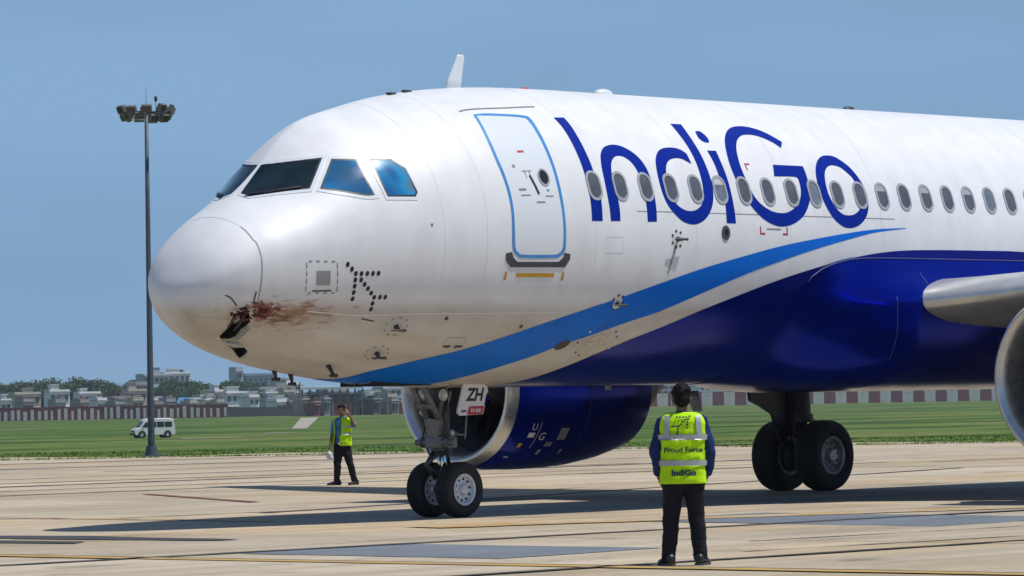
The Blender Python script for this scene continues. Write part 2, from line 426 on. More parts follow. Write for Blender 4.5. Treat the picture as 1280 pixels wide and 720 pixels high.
def grass_mat():
    m = bpy.data.materials.new('grass'); m.use_nodes = True
    N, L = nodes(m); b = N['Principled BSDF']
    g = N.new('ShaderNodeNewGeometry')
    rot = N.new('ShaderNodeMapping'); rot.inputs['Rotation'].default_value = (0, 0, -YAW); rot.inputs['Scale'].default_value = (0.35, 1.0, 1.0)
    L.new(g.outputs['Position'], rot.inputs[0])
    t = N.new('ShaderNodeTexNoise'); t.inputs['Scale'].default_value = 0.055; t.inputs['Detail'].default_value = 10; t.inputs['Roughness'].default_value = 0.62; L.new(rot.outputs[0], t.inputs['Vector'])
    cr = N.new('ShaderNodeValToRGB'); e = cr.color_ramp.elements
    e[0].position = 0.41; e[0].color = (0.038, 0.078, 0.010, 1)
    e[1].position = 0.62; e[1].color = (0.145, 0.170, 0.042, 1)
    k = e.new(0.50); k.color = (0.080, 0.140, 0.016, 1)
    L.new(t.outputs[0], cr.inputs[0])
    t2 = N.new('ShaderNodeTexNoise'); t2.inputs['Scale'].default_value = 0.5; t2.inputs['Detail'].default_value = 6; L.new(g.outputs['Position'], t2.inputs['Vector'])
    r2_ = N.new('ShaderNodeMapRange'); r2_.inputs[1].default_value = 0.3; r2_.inputs[2].default_value = 0.7; r2_.inputs[3].default_value = 0.6; r2_.inputs[4].default_value = 1.25; L.new(t2.outputs[0], r2_.inputs[0])
    x = N.new('ShaderNodeMixRGB'); x.blend_type = 'MULTIPLY'; x.inputs[0].default_value = 1; L.new(cr.outputs[0], x.inputs[1]); L.new(r2_.outputs[0], x.inputs[2])
    L.new(x.outputs[0], b.inputs['Base Color']); b.inputs['Roughness'].default_value = 0.9; b.inputs['Specular IOR Level'].default_value = 0.15
    return m
MT['grass'] = grass_mat()
MT['blade'] = mat('grass_blade', (0.14, 0.235, 0.035), 0.8, spec=0.2, var=0.4, vscale=0.4)
MT['track'] = mat('dirt_track', (0.34, 0.31, 0.25), 0.9, var=0.25, vscale=0.08)

APRON_END = 129.0
def terrain_z(d):
    t = min(max((d - APRON_END) / 170.0, 0), 1)
    return -0.06 - 1.44 * t * t * (3 - 2 * t)
# grass field: one sheet out to the horizon, dropping gently behind the apron edge
ds = [-400, -100, 60, 100, 120, 128, 132, 140, 150, 165, 180, 200, 225, 250, 275, 300, 340, 400, 500, 700, 1000, 1500, 2200, 3200]
ls = [-1400, -700, -300, -150, -80, -40, -20, 0, 20, 40, 80, 150, 300, 700, 1400]
vs, fs = [], []
base = Vector((CAM.x, CAM.y, 0))
for d in ds:
    for l in ls:
        q = base + FL * d + RL * l
        vs.append((q.x, q.y, terrain_z(d) - (0.3 if d < 120 else 0)))
nl = len(ls)
for i in range(len(ds) - 1):
    for j in range(nl - 1):
        fs.append((i * nl + j, i * nl + j + 1, (i + 1) * nl + j + 1, (i + 1) * nl + j))
tag(link('grass_field', mesh_from('grass_field', vs, fs), MT['grass'], smooth=True), kind='structure')

# apron bed and its slabs
bm = bmesh.new()
quad = [base + FL * a + RL * b for a, b in ((-300, -400), (-300, 400), (APRON_END, 400), (APRON_END, -400))]
bm.faces.new([bm.verts.new((q.x, q.y, -0.03)) for q in quad])
apron = tag(bm_obj('apron', bm, MT['joint'], fix=False), kind='structure')
apron.data.update()
PX_, PY_ = 6.0, 6.45
gap = 0.022
slabs = []
for i in range(-5, 26):
    for j in range(-6, 22):
        cx, cy = -6.9 + (i + 0.5) * PX_, -6.85 + (j + 0.5) * PY_
        v = Vector((cx, cy, 0)) - base
        d, l = v.dot(FL), v.dot(RL)
        if d > APRON_END + 4.5 or d < 12: continue
        if abs(l) > d * 0.122 + 7.5: continue
        slabs.append((d, cx, cy))
slabs.sort()
sm = None
def slab_mesh():
    bm = bmesh.new()
    add_box(bm, (0, 0, -0.06), (PX_ - gap, PY_ - gap, 0.12))
    top = [e for e in bm.edges if all(v.co.z > -0.01 for v in e.verts)]
    bmesh.ops.bevel(bm, geom=top, offset=0.012, segments=1, affect='EDGES')
    me = bpy.data.meshes.new('concrete_slab'); bm.to_mesh(me); bm.free(); me.materials.append(MT['concrete'])
    return me
sm = slab_mesh()
for k, (d, cx, cy) in enumerate(slabs[:300]):
    o = bpy.data.objects.new('concrete_slab', sm)
    o.location = (cx, cy, random.uniform(-0.003, 0.003))
    o.parent = apron
    COL.objects.link(o)
# beyond the slabs one can tell apart, the rest of the paving is one sheet
bm = bmesh.new()
tot = 0
for i in range(-40, 45):
    for j in range(-40, 45):
        cx, cy = -6.9 + (i + 0.5) * PX_, -6.85 + (j + 0.5) * PY_
        v = Vector((cx, cy, 0)) - base
        d, l = v.dot(FL), v.dot(RL)
        if d > APRON_END - 4.6 or d < -120 or abs(l) > 150: continue
        if any(abs(cx - s[1]) < 0.1 and abs(cy - s[2]) < 0.1 for s in slabs[:300]): continue
        x0, x1, y0, y1 = cx - PX_ / 2 + gap / 2, cx + PX_ / 2 - gap / 2, cy - PY_ / 2 + gap / 2, cy + PY_ / 2 - gap / 2
        bm.faces.new([bm.verts.new(q) for q in ((x0, y0, 0), (x1, y0, 0), (x1, y1, 0), (x0, y1, 0))])
rest = bm_obj('concrete_slab', bm, MT['concrete'], apron, fix=False)
rest['kind'] = 'stuff'

def sheet(name, pts, m, z=0.006, rag=0.0, step=0.5):
    """flat polygon lying on the slabs with slightly ragged edges"""
    rnd = random.Random(len(name) * 13 + int(pts[0][0] * 10))
    out = []
    n = len(pts)
    for i in range(n):
        a, b = Vector((*pts[i], 0)), Vector((*pts[(i + 1) % n], 0))
        L_ = (b - a).length
        k = max(1, int(L_ / step)) if rag else 1
        t = (b - a).normalized(); nn = Vector((-t.y, t.x, 0))
        for s in range(k):
            q = a.lerp(b, s / k)
            if rag: q += nn * rnd.uniform(-rag, rag)
            out.append((q.x, q.y, z))
    bm = bmesh.new()
    vs_ = [bm.verts.new(q) for q in out]
    tri = tessellate_polygon([[Vector(q) for q in out]])
    for t in tri:
        try: bm.faces.new([vs_[i] for i in t])
        except ValueError: pass
    for f in bm.faces:
        if f.normal.z < 0: f.normal_flip()
    bm.normal_update()
    for f in bm.faces:
        if f.normal.z < 0: f.normal_flip()
    o = bm_obj(name, bm, m, fix=False)
    return tag(o, kind='structure')
def strip(name, a, b, w, m, z=0.006, rag=0.0):
    a, b = Vector((*a, 0)), Vector((*b, 0))
    t = (b - a).normalized(); nn = Vector((-t.y, t.x, 0)) * w / 2
    return sheet(name, [(a - nn)[:2], (b - nn)[:2], (b + nn)[:2], (a + nn)[:2]], m, z, rag)
# painted lines and marks
sheet('repair_patch', [(-5.75, -10.9), (-3.0, -10.7), (-2.9, -7.05), (-5.6, -7.0)], MT['patch'], 0.006, 0.05)
sheet('repair_patch', [(3.3, -9.6), (6.6, -9.4), (7.4, -3.7), (4.2, -3.6)], MT['patch'], 0.006, 0.06)
strip('stand_line', (-7.0, -30), (-6.85, 2.0), 0.30, MT['yellow'], 0.010, 0.015)
strip('joint_sealant', (-6.75, -30), (-6.62, 2.0), 0.10, MT['tar'], 0.008, 0.02)
strip('joint_sealant', (-16, -6.85), (16, -6.85), 0.22, MT['tar'], 0.010, 0.03)
strip('joint_sealant', (-12, -13.3), (10, -13.3), 0.16, MT['tar'], 0.010, 0.03)
strip('joint_sealant', (-20, 25.4), (45, 25.4), 0.35, MT['tar'], 0.010, 0.05)
strip('joint_sealant', (-20, 31.85), (55, 31.85), 0.25, MT['tar'], 0.010, 0.05)
strip('taxi_line', (18, 28.6), (40, 26.4), 0.45, MT['mustard'], 0.012, 0.04)
strip('taxi_line', (1.5, -3.0), (10.5, -6.2), 0.9, MT['mustard'], 0.012, 0.10)
strip('taxi_line', (3.6, 8.5), (3.0, 1.2), 0.18, MT['mustard'], 0.012, 0.02)
strip('stand_line', (14.7, 16.4), (10.7, 9.5), 0.20, MT['redline'], 0.010, 0.02)
strip('stand_line', (0.5, 14.0), (3.4, 5.5), 0.12, MT['redline'], 0.010, 0.02)
sheet('rubber_mark', [(-2.4, 1.6), (-2.0, -0.6), (-2.35, -3.6), (-2.75, -3.7), (-3.0, -1.0), (-3.0, 1.6)], MT['dark_mark'], 0.008, 0.06)  # long dark streaks lying on the slabs ahead of the nose
sheet('rubber_mark', [(-3.5, 0.4), (-3.4, -2.2), (-4.0, -2.6), (-4.2, 0.3)], MT['dark_mark'], 0.008, 0.05)
for k in range(5):
    d = random.uniform(55, 125); l = random.uniform(-0.11, 0.11) * d
    q = base + FL * d + RL * l
    w = random.uniform(0.15, 0.5); ln = random.uniform(3, 9)
    strip('joint_sealant', (q.x, q.y), (q.x + ln, q.y + random.uniform(-0.3, 0.3)), w * 0.6, MT['joint'], 0.006, 0.04)

for (x0, y0, x1, y1, w_, mm) in ((-10, 18.95, 40, 18.95, 0.28, 'joint'), (10, 22.4, 42, 21.2, 0.30, 'mustard'), (6, 4.5, 34, 12.5, 0.22, 'dark_mark'), (22, 45, 60, 42, 0.6, 'joint'), (40, 52, 75, 47, 0.8, 'joint'), (-3.5, -12.2, 2.5, -12.6, 0.06, 'dark_mark'), (-1.2, -10.4, 3.6, -10.6, 0.05, 'dark_mark')):
    strip('taxi_line' if mm == 'mustard' else 'joint_sealant' if mm == 'joint' else 'rubber_mark', (x0, y0), (x1, y1), w_, MT[mm], 0.007, 0.03)
# grass tufts: the fringe where the turf meets the concrete and the near verge
rnd = np.random.RandomState(3)
V, F = [], []
def tuft(q, h, n=7):
    for _ in range(n):
        a = rnd.uniform(0, 6.283); w = rnd.uniform(0.012, 0.03) * (1 + h * 2); ln = rnd.uniform(0.2, 0.7) * h
        bx, by = q[0] + rnd.normal(0, 0.07), q[1] + rnd.normal(0, 0.07)
        ca, sa = math.cos(a), math.sin(a)
        i = len(V)
        V.extend([(bx - sa * w, by + ca * w, q[2] - 0.02), (bx + sa * w, by - ca * w, q[2] - 0.02), (bx + ca * ln, by + sa * ln, q[2] + h * rnd.uniform(0.6, 1.1))])
        F.append((i, i + 1, i + 2))
for _ in range(5200):
    d = APRON_END + 0.1 + rnd.exponential(6.0) if rnd.rand() < 0.55 else APRON_END + rnd.uniform(0, 75)
    l = rnd.uniform(-0.14, 0.14) * d
    q = base + FL * d + RL * l
    tuft((q.x, q.y, terrain_z(d)), rnd.uniform(0.03, 0.10))
for _ in range(700):                                    # runners creeping over the slab edge
    d = APRON_END - abs(rnd.normal(0, 0.5)); l = rnd.uniform(-0.14, 0.14) * d
    q = base + FL * d + RL * l
    tuft((q.x, q.y, 0.0), rnd.uniform(0.03, 0.09), 5)
tag(link('grass_tufts', mesh_from('grass_tufts', V, F), MT['blade']), 'short green tufts of grass along the apron edge and verge', 'grass', kind='stuff')

def bgsheet(name, pts, m, dz=0.03):
    """pts: (column, distance) pairs, laid on the terrain"""
    bm = bmesh.new()
    bm.faces.new([bm.verts.new(at(px, d, terrain_z(d) + dz)) for px, d in pts])
    for f in bm.faces:
        f.normal_update()
        if f.normal.z < 0: f.normal_flip()
    return tag(bm_obj(name, bm, m, fix=False), kind='structure')
bgsheet('dirt_track', [(225, 382), (228, 388), (312, 391), (300, 386)], MT['track'], 0.05)
bgsheet('dirt_track', [(330, 430), (332, 440), (372, 436), (366, 430)], MT['track'], 0.05)
bgsheet('dirt_track', [(364, 500), (383, 500), (398, 880), (376, 880)], MT['track'], 0.06)

# ------------------------------------------------------------------ far background
MT['bwhite'] = mat('render_white', (0.80, 0.79, 0.77), 0.8, var=0.14, vscale=0.25)
MT['bcream'] = mat('render_cream', (0.50, 0.44, 0.34), 0.8, var=0.18, vscale=0.25)
MT['bgrey'] = mat('render_grey', (0.30, 0.31, 0.32), 0.8, var=0.22, vscale=0.2)
MT['bblue'] = mat('render_blue', (0.10, 0.20, 0.34), 0.7, var=0.2, vscale=0.2)
MT['bpale'] = mat('render_paleblue', (0.36, 0.43, 0.50), 0.7, var=0.2, vscale=0.2)
MT['bpink'] = mat('render_dusty', (0.36, 0.29, 0.26), 0.85, var=0.2, vscale=0.2)
MT['bwin'] = mat('far_window', (0.03, 0.04, 0.055), 0.25)
MT['bluesheet'] = mat('blue_sheeting', (0.07, 0.22, 0.45), 0.6, var=0.2, vscale=0.3)
MT['concrete_roof'] = mat('roof_slab', (0.42, 0.41, 0.39), 0.85, var=0.2, vscale=0.3)
MT['tank'] = mat('water_tank', (0.03, 0.03, 0.035), 0.5)
MT['wallred'] = mat('wall_maroon', (0.24, 0.060, 0.058), 0.85, var=0.3, vscale=0.4)
MT['wallpale'] = mat('wall_pale', (0.72, 0.65, 0.60), 0.85, var=0.25, vscale=0.4)
MT['wallgrey'] = mat('wall_grey', (0.13, 0.13, 0.13), 0.9, var=0.3, vscale=0.3)
MT['steel'] = mat('steel_grey', (0.16, 0.17, 0.18), 0.6, 0.2, var=0.2, vscale=0.6)
MT['hill'] = mat('hill_scrub', (0.05, 0.085, 0.075), 0.95, var=0.25, vscale=0.01)
BZ = -1.5                                             # level of the land behind the field

def building(px0, px1, pytop, d, label, wall, floors, bays, parapet=0.5, stair=None, tank=False, roof=None, depth=None, turn=None, chajja=True, winmat=None):
    """a flat-roofed block: walls, window openings with reveals, sunshades, parapet"""
    c = (px0 + px1) / 2
    if turn is None: turn = R(random.choice((22, 26, 30, 34)))
    w = (px1 - px0) / FPX * d
    h = zof(c, pytop, d) - BZ
    dep = depth or max(6.0, w * 0.7)
    root = empty('building', at(c, d, BZ), math.atan2(RL.y, RL.x) + turn)
    tag(root, label, 'building')
    bm = bmesh.new(); add_box(bm, (0, dep / 2, h / 2 - 1), (w, dep, h + 2)); bm_obj('wall', bm, wall, root)
    bm = bmesh.new(); add_box(bm, (0, dep / 2 - 0.15, h + 0.1), (w + 0.6, dep + 0.6, 0.22)); rf = bm_obj('roof', bm, roof or MT['concrete_roof'], root)
    bm = bmesh.new()
    add_box(bm, (0, 0.02, h + 0.2 + parapet / 2), (w, 0.2, parapet)); add_box(bm, (-w / 2 + 0.1, dep / 2, h + 0.2 + parapet / 2), (0.2, dep - 0.25, parapet)); add_box(bm, (w / 2 - 0.1, dep / 2, h + 0.2 + parapet / 2), (0.2, dep - 0.25, parapet))
    bm_obj('parapet', bm, wall, rf)
    fh = h / floors
    bw = w / bays
    for f in range(floors):
        for b in range(bays):
            x = -w / 2 + (b + 0.5) * bw; z = f * fh + fh * 0.55
            ww, wh = bw * 0.52, fh * 0.46
            bm = bmesh.new()
            add_box(bm, (x, -0.03, z), (ww, 0.12, wh))
            o = bm_obj('window', bm, winmat or MT['bwin'], root)
            bm = bmesh.new(); add_box(bm, (x, -0.03, z - wh / 2 - 0.08), (ww + 0.2, 0.3, 0.12)); add_box(bm, (x, -0.02, z), (0.1, 0.2, wh)); bm_obj('sill', bm, wall, o)
        if chajja:
            bm = bmesh.new(); add_box(bm, (0, -0.35, f * fh + fh * 0.83), (w * 0.94, 0.72, 0.14)); bm_obj('sunshade', bm, MT['concrete_roof'], root)
    if stair:
        sx, sw, sh = stair
        bm = bmesh.new(); add_box(bm, (sx * w, dep * 0.4, h + sh / 2 + 0.2), (sw * w, dep * 0.5, sh)); add_box(bm, (sx * w, dep * 0.4, h + sh + 0.3), (sw * w + 0.5, dep * 0.5 + 0.5, 0.2)); bm_obj('stair_head', bm, wall, root)
    if tank:
        bm = bmesh.new(); add_lathe(bm, [(0, 0.02), (0, 0.75), (1.1, 0.78), (1.35, 0.5), (1.45, 0.02)], (w * 0.28, dep * 0.5, h + 0.25), (0, 0, 1), 14); bm_obj('water_tank', bm, MT['tank'], root, True)
    return root

building(99, 127, 492.5, 1150, 'small white flat-roofed house above the wall, left of the light mast, by dark trees', MT['bwhite'], 2, 4, tank=False, stair=(-0.25, 0.3, 1.2))
building(139, 168, 499, 1130, 'low dusty grey-pink house just above the wall left of the mast', MT['bpink'], 1, 4, parapet=0.7, stair=(0.2, 0.25, 1.4))
building(160, 184, 489, 1190, 'cream two-storey house immediately left of the mast pole', MT['bcream'], 2, 3, stair=(-0.2, 0.4, 2.2), tank=True)
building(170, 186, 481, 1240, 'grey upper-storey block behind the cream house by the mast', MT['bgrey'], 3, 2, parapet=0.8)
building(192, 207, 501, 1130, 'tiny white house right beside the mast pole', MT['bwhite'], 1, 2, parapet=0.5, stair=(0.1, 0.5, 0.8))
building(179, 214, 469.5, 1500, 'pale blue apartment block on the skyline behind the mast', MT['bpale'], 4, 5, stair=(0.05, 0.25, 2.6))
building(205, 239, 467.5, 1520, 'white apartment block on the skyline right of the mast', MT['bwhite'], 4, 5, stair=(-0.1, 0.4, 1.6), tank=True)
building(235, 252, 500, 1140, 'low white house beside the blue sheet roof', MT['bwhite'], 1, 2)
building(250, 268, 496, 1160, 'cream house with stepped roof between two white houses', MT['bcream'], 2, 3, stair=(0.1, 0.45, 1.5))
building(268, 284, 490, 1190, 'narrow white two-storey house behind the end of the striped wall', MT['bwhite'], 2, 2, stair=(-0.2, 0.4, 1.8))
building(282, 313, 492, 1160, 'broad white house with dark windows right of the striped wall end', MT['bwhite'], 2, 4, stair=(-0.15, 0.5, 1.6))
building(305, 348, 469, 1560, 'blue office block on the skyline under the radome', MT['bblue'], 3, 6, winmat=MT['bpale'])
building(295, 305, 464, 1550, 'slim pale blue tower left of the blue office block', MT['bpale'], 4, 1, parapet=1.4)
building(322, 370, 486, 1270, 'grey and white three-storey block below the blue office block', MT['bgrey'], 3, 6, stair=(0.2, 0.3, 2.5))
building(345, 378, 481, 1330, 'white block rising behind the grey three-storey block', MT['bwhite'], 4, 4, stair=(0.1, 0.4, 2.0))
building(333, 360, 500, 1130, 'low pale house in front of the grey three-storey block', MT['bpale'], 1, 3, stair=(-0.2, 0.4, 0.9))
building(455, 476, 490, 1210, 'grey block right of the long white canopy', MT['bgrey'], 3, 3)
building(477, 505, 486, 1230, 'pale blue block beside the engine, right of the canopy', MT['bpale'], 3, 3, stair=(0.2, 0.3, 1.4))
building(408, 440, 489, 1290, 'dim grey hall seen under the long white canopy', MT['bgrey'], 2, 5)
building(808, 856, 481.5, 1560, 'pale grey block seen between the engine and the vested man', MT['bpale'], 4, 5)
building(868, 935, 482, 1580, 'long white block seen between the man and the main gear', MT['bwhite'], 3, 8)
building(1030, 1090, 483, 1590, 'grey block above the wall right of the main wheels', MT['bgrey'], 3, 6)
building(1105, 1185, 482, 1600, 'white block above the wall near the right edge of the belly', MT['bwhite'], 3, 8)
building(18, 52, 493, 1170, 'cream house over the wall at the far left', MT['bcream'], 2, 4, stair=(0.1, 0.3, 1.5))
building(62, 88, 490, 1200, 'white house between trees at the far left', MT['bwhite'], 2, 3, stair=(-0.2, 0.4, 1.8))
# the crowded row of small houses just behind the wall
rh_ = random.Random(31)
for px, yt, w_, dd, m_, fl_, lb_ in ((106, 503, 12, 1090, 'bpink', 1, 'low pink house at the left foot of the small white house'), (128, 501, 13, 1100, 'bwhite', 1, 'low white hut right of the small white house'), (150, 505, 12, 1085, 'bgrey', 1, 'low grey hut in front of the dusty pink house'), (173, 501, 14, 1100, 'bcream', 2, "cream two-floor house in front of the mast's left houses"), (199, 505, 10, 1085, 'bpink', 1, 'tiny pink hut touching the mast pole on its right'), (214, 502, 12, 1095, 'bgrey', 1, 'low grey hut between the mast and the blue sheet roof'), (242, 504, 10, 1085, 'bcream', 1, 'tiny cream hut right of the blue sheet roof'),
                             (262, 501, 11, 1090, 'bwhite', 2, 'narrow white house before the stepped cream house'), (276, 503, 10, 1085, 'bcream', 1, 'tiny cream hut before the narrow white house'), (318, 497, 14, 1110, 'bwhite', 2, 'white two-floor house at the right shoulder of the broad white house'), (340, 492, 16, 1180, 'bwhite', 3, 'white three-floor house on the left front of the grey block'), (362, 490, 15, 1190, 'bcream', 3, 'cream three-floor house on the right front of the grey block'), (352, 503, 14, 1090, 'bwhite', 1, 'low white hut over the plain grey wall'), (368, 502, 12, 1090, 'bgrey', 1, 'low grey hut by the utility pole at the canopy'),
                             (466, 497, 12, 1120, 'bwhite', 2, 'white two-floor house just right of the white canopy'), (490, 496, 14, 1110, 'bcream', 2, 'cream two-floor house left of the engine intake'), (36, 502, 14, 1090, 'bpink', 1, 'low pink hut under the far left cream house'), (76, 503, 13, 1090, 'bgrey', 1, 'low grey hut under the far left white house'), (8, 501, 14, 1095, 'bwhite', 1, 'low white hut at the extreme left edge')):
    building(px - w_ / 2, px + w_ / 2, yt, dd, lb_, MT[m_], fl_, 2, stair=(rh_.uniform(-0.25, 0.25), 0.45, rh_.uniform(0.6, 1.6)), tank=rh_.random() < 0.5, parapet=rh_.uniform(0.3, 0.8))
# brown huts and stores crowded round the gate below the canopy
for px, yt, w_, dd, m_, lb_ in ((383, 500, 10, 985, 'bpink', 'brown hut at the left end of the gate wall'), (396, 503, 9, 983, 'wallred', 'dark red store in front of the gate wall'), (409, 499, 8, 985, 'bgrey', 'grey guard hut in front of the gate wall'), (452, 501, 11, 1015, 'bpink', 'brown hut behind the raised hand of the walking man'), (471, 499, 10, 1010, 'wallgrey', 'dark store left of the utility pole by the engine'), (494, 501, 10, 1012, 'bpink', 'brown hut hard against the engine intake')):
    building(px - w_ / 2, px + w_ / 2, yt, dd, lb_, MT[m_], 1, 2, parapet=0.3, stair=(0.1, 0.3, 0.5))
# blue sheet roof shed
d = 1120
sh = empty('shed', at(231, d, BZ), math.atan2(RL.y, RL.x)); tag(sh, 'low shed with a sloping blue sheet roof over the wall', 'shed')
w = 17 / FPX * d; h = zof(231, 505, d) - BZ
bm = bmesh.new(); add_box(bm, (0, 2, h / 2), (w, 4, h)); bm_obj('wall', bm, MT['bgrey'], sh)
bm = bmesh.new(); add_prism(bm, [Vector((-w / 2 - 0.2, -0.5, h)), Vector((-w / 2 - 0.2, 4.5, h + 1.6)), Vector((-w / 2 - 0.2, 4.5, h + 1.75)), Vector((-w / 2 - 0.2, -0.5, h + 0.15))], (w + 0.4, 0, 0)); bm_obj('roof', bm, MT['bluesheet'], sh)
# long white canopy on posts
d = 1010
ca = empty('canopy', at(415, d, BZ), math.atan2(RL.y, RL.x)); tag(ca, 'long white flat canopy on dark posts behind the walking man', 'canopy')
w = 80 / FPX * d; zt = zof(415, 484.5, d) - BZ
bm = bmesh.new(); add_box(bm, (0, 3, zt), (w, 7, 0.55), bevel=0.08); bm_obj('roof', bm, MT['bwhite'], ca)
for k in range(9):
    for yy in (0.4, 5.6):
        bm = bmesh.new(); add_box(bm, (-w / 2 + 0.4 + k * (w - 0.8) / 8, yy, zt / 2 - 0.2), (0.28, 0.28, zt - 0.35)); bm_obj('post', bm, MT['steel'], ca)
for zz in (0.30, 0.62, 0.82):
    bm = bmesh.new(); add_box(bm, (0, 0.4, zt * zz), (w - 0.3, 0.16, 0.22)); bm_obj('rail', bm, MT['steel'], ca)
bm = bmesh.new(); add_box(bm, (0.5, 5.9, zt * 0.42), (w * 0.96, 0.2, zt * 0.7)); bm_obj('back_panel', bm, MT['wallgrey'], ca)
# utility poles
for px, top, dd, lab in ((375, 478, 1000, 'dark utility pole at the left end of the white canopy'), (484, 488, 990, 'dark utility pole between canopy and engine')):
    bm = bmesh.new(); z1 = zof(px, top, dd) ; q = at(px, dd, BZ)
    add_tube(bm, [q, (q.x, q.y, z1)], [0.30, 0.18], 8)
    qa, qb = q - RL * 0.9, q + RL * 0.9
    add_tube(bm, [(qa.x, qa.y, z1 - 0.7), (qb.x, qb.y, z1 - 0.7)], 0.09, 6)
    tag(bm_obj('utility_pole', bm, MT['steel']), lab, 'pole')

def wall_run(px0, px1, d0, d1, ytop, n, label, pattern, base_m, panel_kind, thick=0.35):
    """boundary wall: core plus panels / pilasters standing proud, one by one"""
    a, b = at(px0, d0, BZ - 0.3), at(px1, d1, BZ - 0.3)
    L_ = (b - a).length; h = zof((px0 + px1) / 2, ytop, (d0 + d1) / 2) - BZ + 0.3
    root = empty('boundary_wall', a, math.atan2((b - a).y, (b - a).x)); tag(root, label, 'wall')
    bm = bmesh.new(); add_box(bm, (L_ / 2, 0, h / 2), (L_, thick, h)); bm_obj('wall_core', bm, base_m, root)
    bm = bmesh.new(); add_box(bm, (L_ / 2, -0.02, h + 0.08), (L_, thick + 0.2, 0.16)); bm_obj('coping', bm, base_m, root)
    cache = {}
    pw = L_ / n
    for k in range(n):
        m = pattern(k)
        if m is None: continue
        key = m.name
        if key not in cache:
            bm = bmesh.new(); fw = pw * (0.97 if panel_kind == 'block' else 0.48)
            add_box(bm, (0, -thick / 2 - 0.06, h * 0.5), (fw, 0.16, h * 0.96 if panel_kind == 'block' else h * 0.86))
            me = bpy.data.meshes.new('panel'); bm.to_mesh(me); bm.free(); me.materials.append(m); cache[key] = me
        o = bpy.data.objects.new('panel', cache[key]); o.location = ((k + 0.5) * pw + (random.uniform(-0.15, 0.15) if panel_kind != 'block' else 0), 0, random.uniform(-0.05, 0.05)); o.parent = root
        if panel_kind != 'block':
            o.scale = (random.uniform(0.6, 1.15), 1, random.uniform(0.72, 1.0)); o.location.z = random.uniform(0, 0.35)
        COL.objects.link(o)
    return root
wall_run(-30, 285, 1030, 1030, 508.5, 38, 'maroon boundary wall with pale panels beyond the grass, left of the mast and behind it', lambda k: MT['wallpale'], MT['wallred'], 'pilaster')
wall_run(285.5, 376, 1045, 1045, 509.5, 12, 'plain grey stretch of boundary wall right of the striped stretch', lambda k: MT['wallgrey'], MT['wallgrey'], 'block')
wall_run(377, 440, 1000, 1000, 504, 12, 'dark maroon gate wall with posts below the white canopy', lambda k: MT['bgrey'] if k % 3 == 1 else None, MT['wallred'], 'pilaster')
wall_run(441, 640, 1040, 1040, 503, 22, 'maroon wall running behind the walking man and the engine', lambda k: MT['wallgrey'] if k % 4 == 0 else MT['wallred'], MT['wallred'], 'block')
wall_run(640, 1420, 1330, 1330, 487.5, 56, 'boundary wall of alternating maroon and pale blocks seen under the belly', lambda k: (MT['wallred'], MT['wallpale'])[k % 2], MT['wallgrey'], 'block')

# hills on the horizon
vs, fs = [], []
rr_ = random.Random(5)
n = 60
for k in range(n + 1):
    px = -200 + 1700 * k / n
    hgt = 6 + 22 * (0.5 + 0.5 * math.sin(k * 0.55 + 0.6)) * (0.6 + 0.4 * math.sin(k * 0.23)) + rr_.uniform(0, 4)
    q = at(px, 2650, -4); vs += [(q.x, q.y, -3)]
    q2 = at(px, 2800, 0); vs += [(q2.x, q2.y, max(hgt, 4) * 0.50)]
    q3 = at(px, 3050, 0); vs += [(q3.x, q3.y, -3)]
for k in range(n):
    for s in (0, 1):
        a = k * 3 + s; fs.append((a, a + 3, a + 4, a + 1))
tag(link('hills', mesh_from('hills', vs, fs), MT['hill'], smooth=True), kind='structure')

# trees
MT['bark'] = mat('bark', (0.055, 0.042, 0.030), 0.9, var=0.3, vscale=2)
def leaf_mat(name, c):
    m = bpy.data.materials.new(name); m.use_nodes = True
    N, L = nodes(m); b = N['Principled BSDF']
    g = N.new('ShaderNodeNewGeometry'); oi = N.new('ShaderNodeObjectInfo')
    t = N.new('ShaderNodeTexNoise'); t.inputs['Scale'].default_value = 0.55; t.inputs['Detail'].default_value = 4; L.new(g.outputs['Position'], t.inputs['Vector'])
    s = math_node(N, L, 'ADD', t.outputs[0], math_node(N, L, 'MULTIPLY', oi.outputs['Random'], 0.25))
    x = N.new('ShaderNodeMixRGB'); x.inputs[1].default_value = (c[0] * 0.55, c[1] * 0.6, c[2] * 0.6, 1); x.inputs[2].default_value = (c[0] * 1.4, c[1] * 1.35, c[2] * 1.3, 1)
    r = N.new('ShaderNodeMapRange'); r.inputs[1].default_value = 0.35; r.inputs[2].default_value = 0.85; L.new(s, r.inputs[0]); L.new(r.outputs[0], x.inputs[0])
    L.new(x.outputs[0], b.inputs['Base Color']); b.inputs['Roughness'].default_value = 0.7; b.inputs['Specular IOR Level'].default_value = 0.2
    return m
MT['leaf'] = leaf_mat('leaf_green', (0.045, 0.085, 0.026))
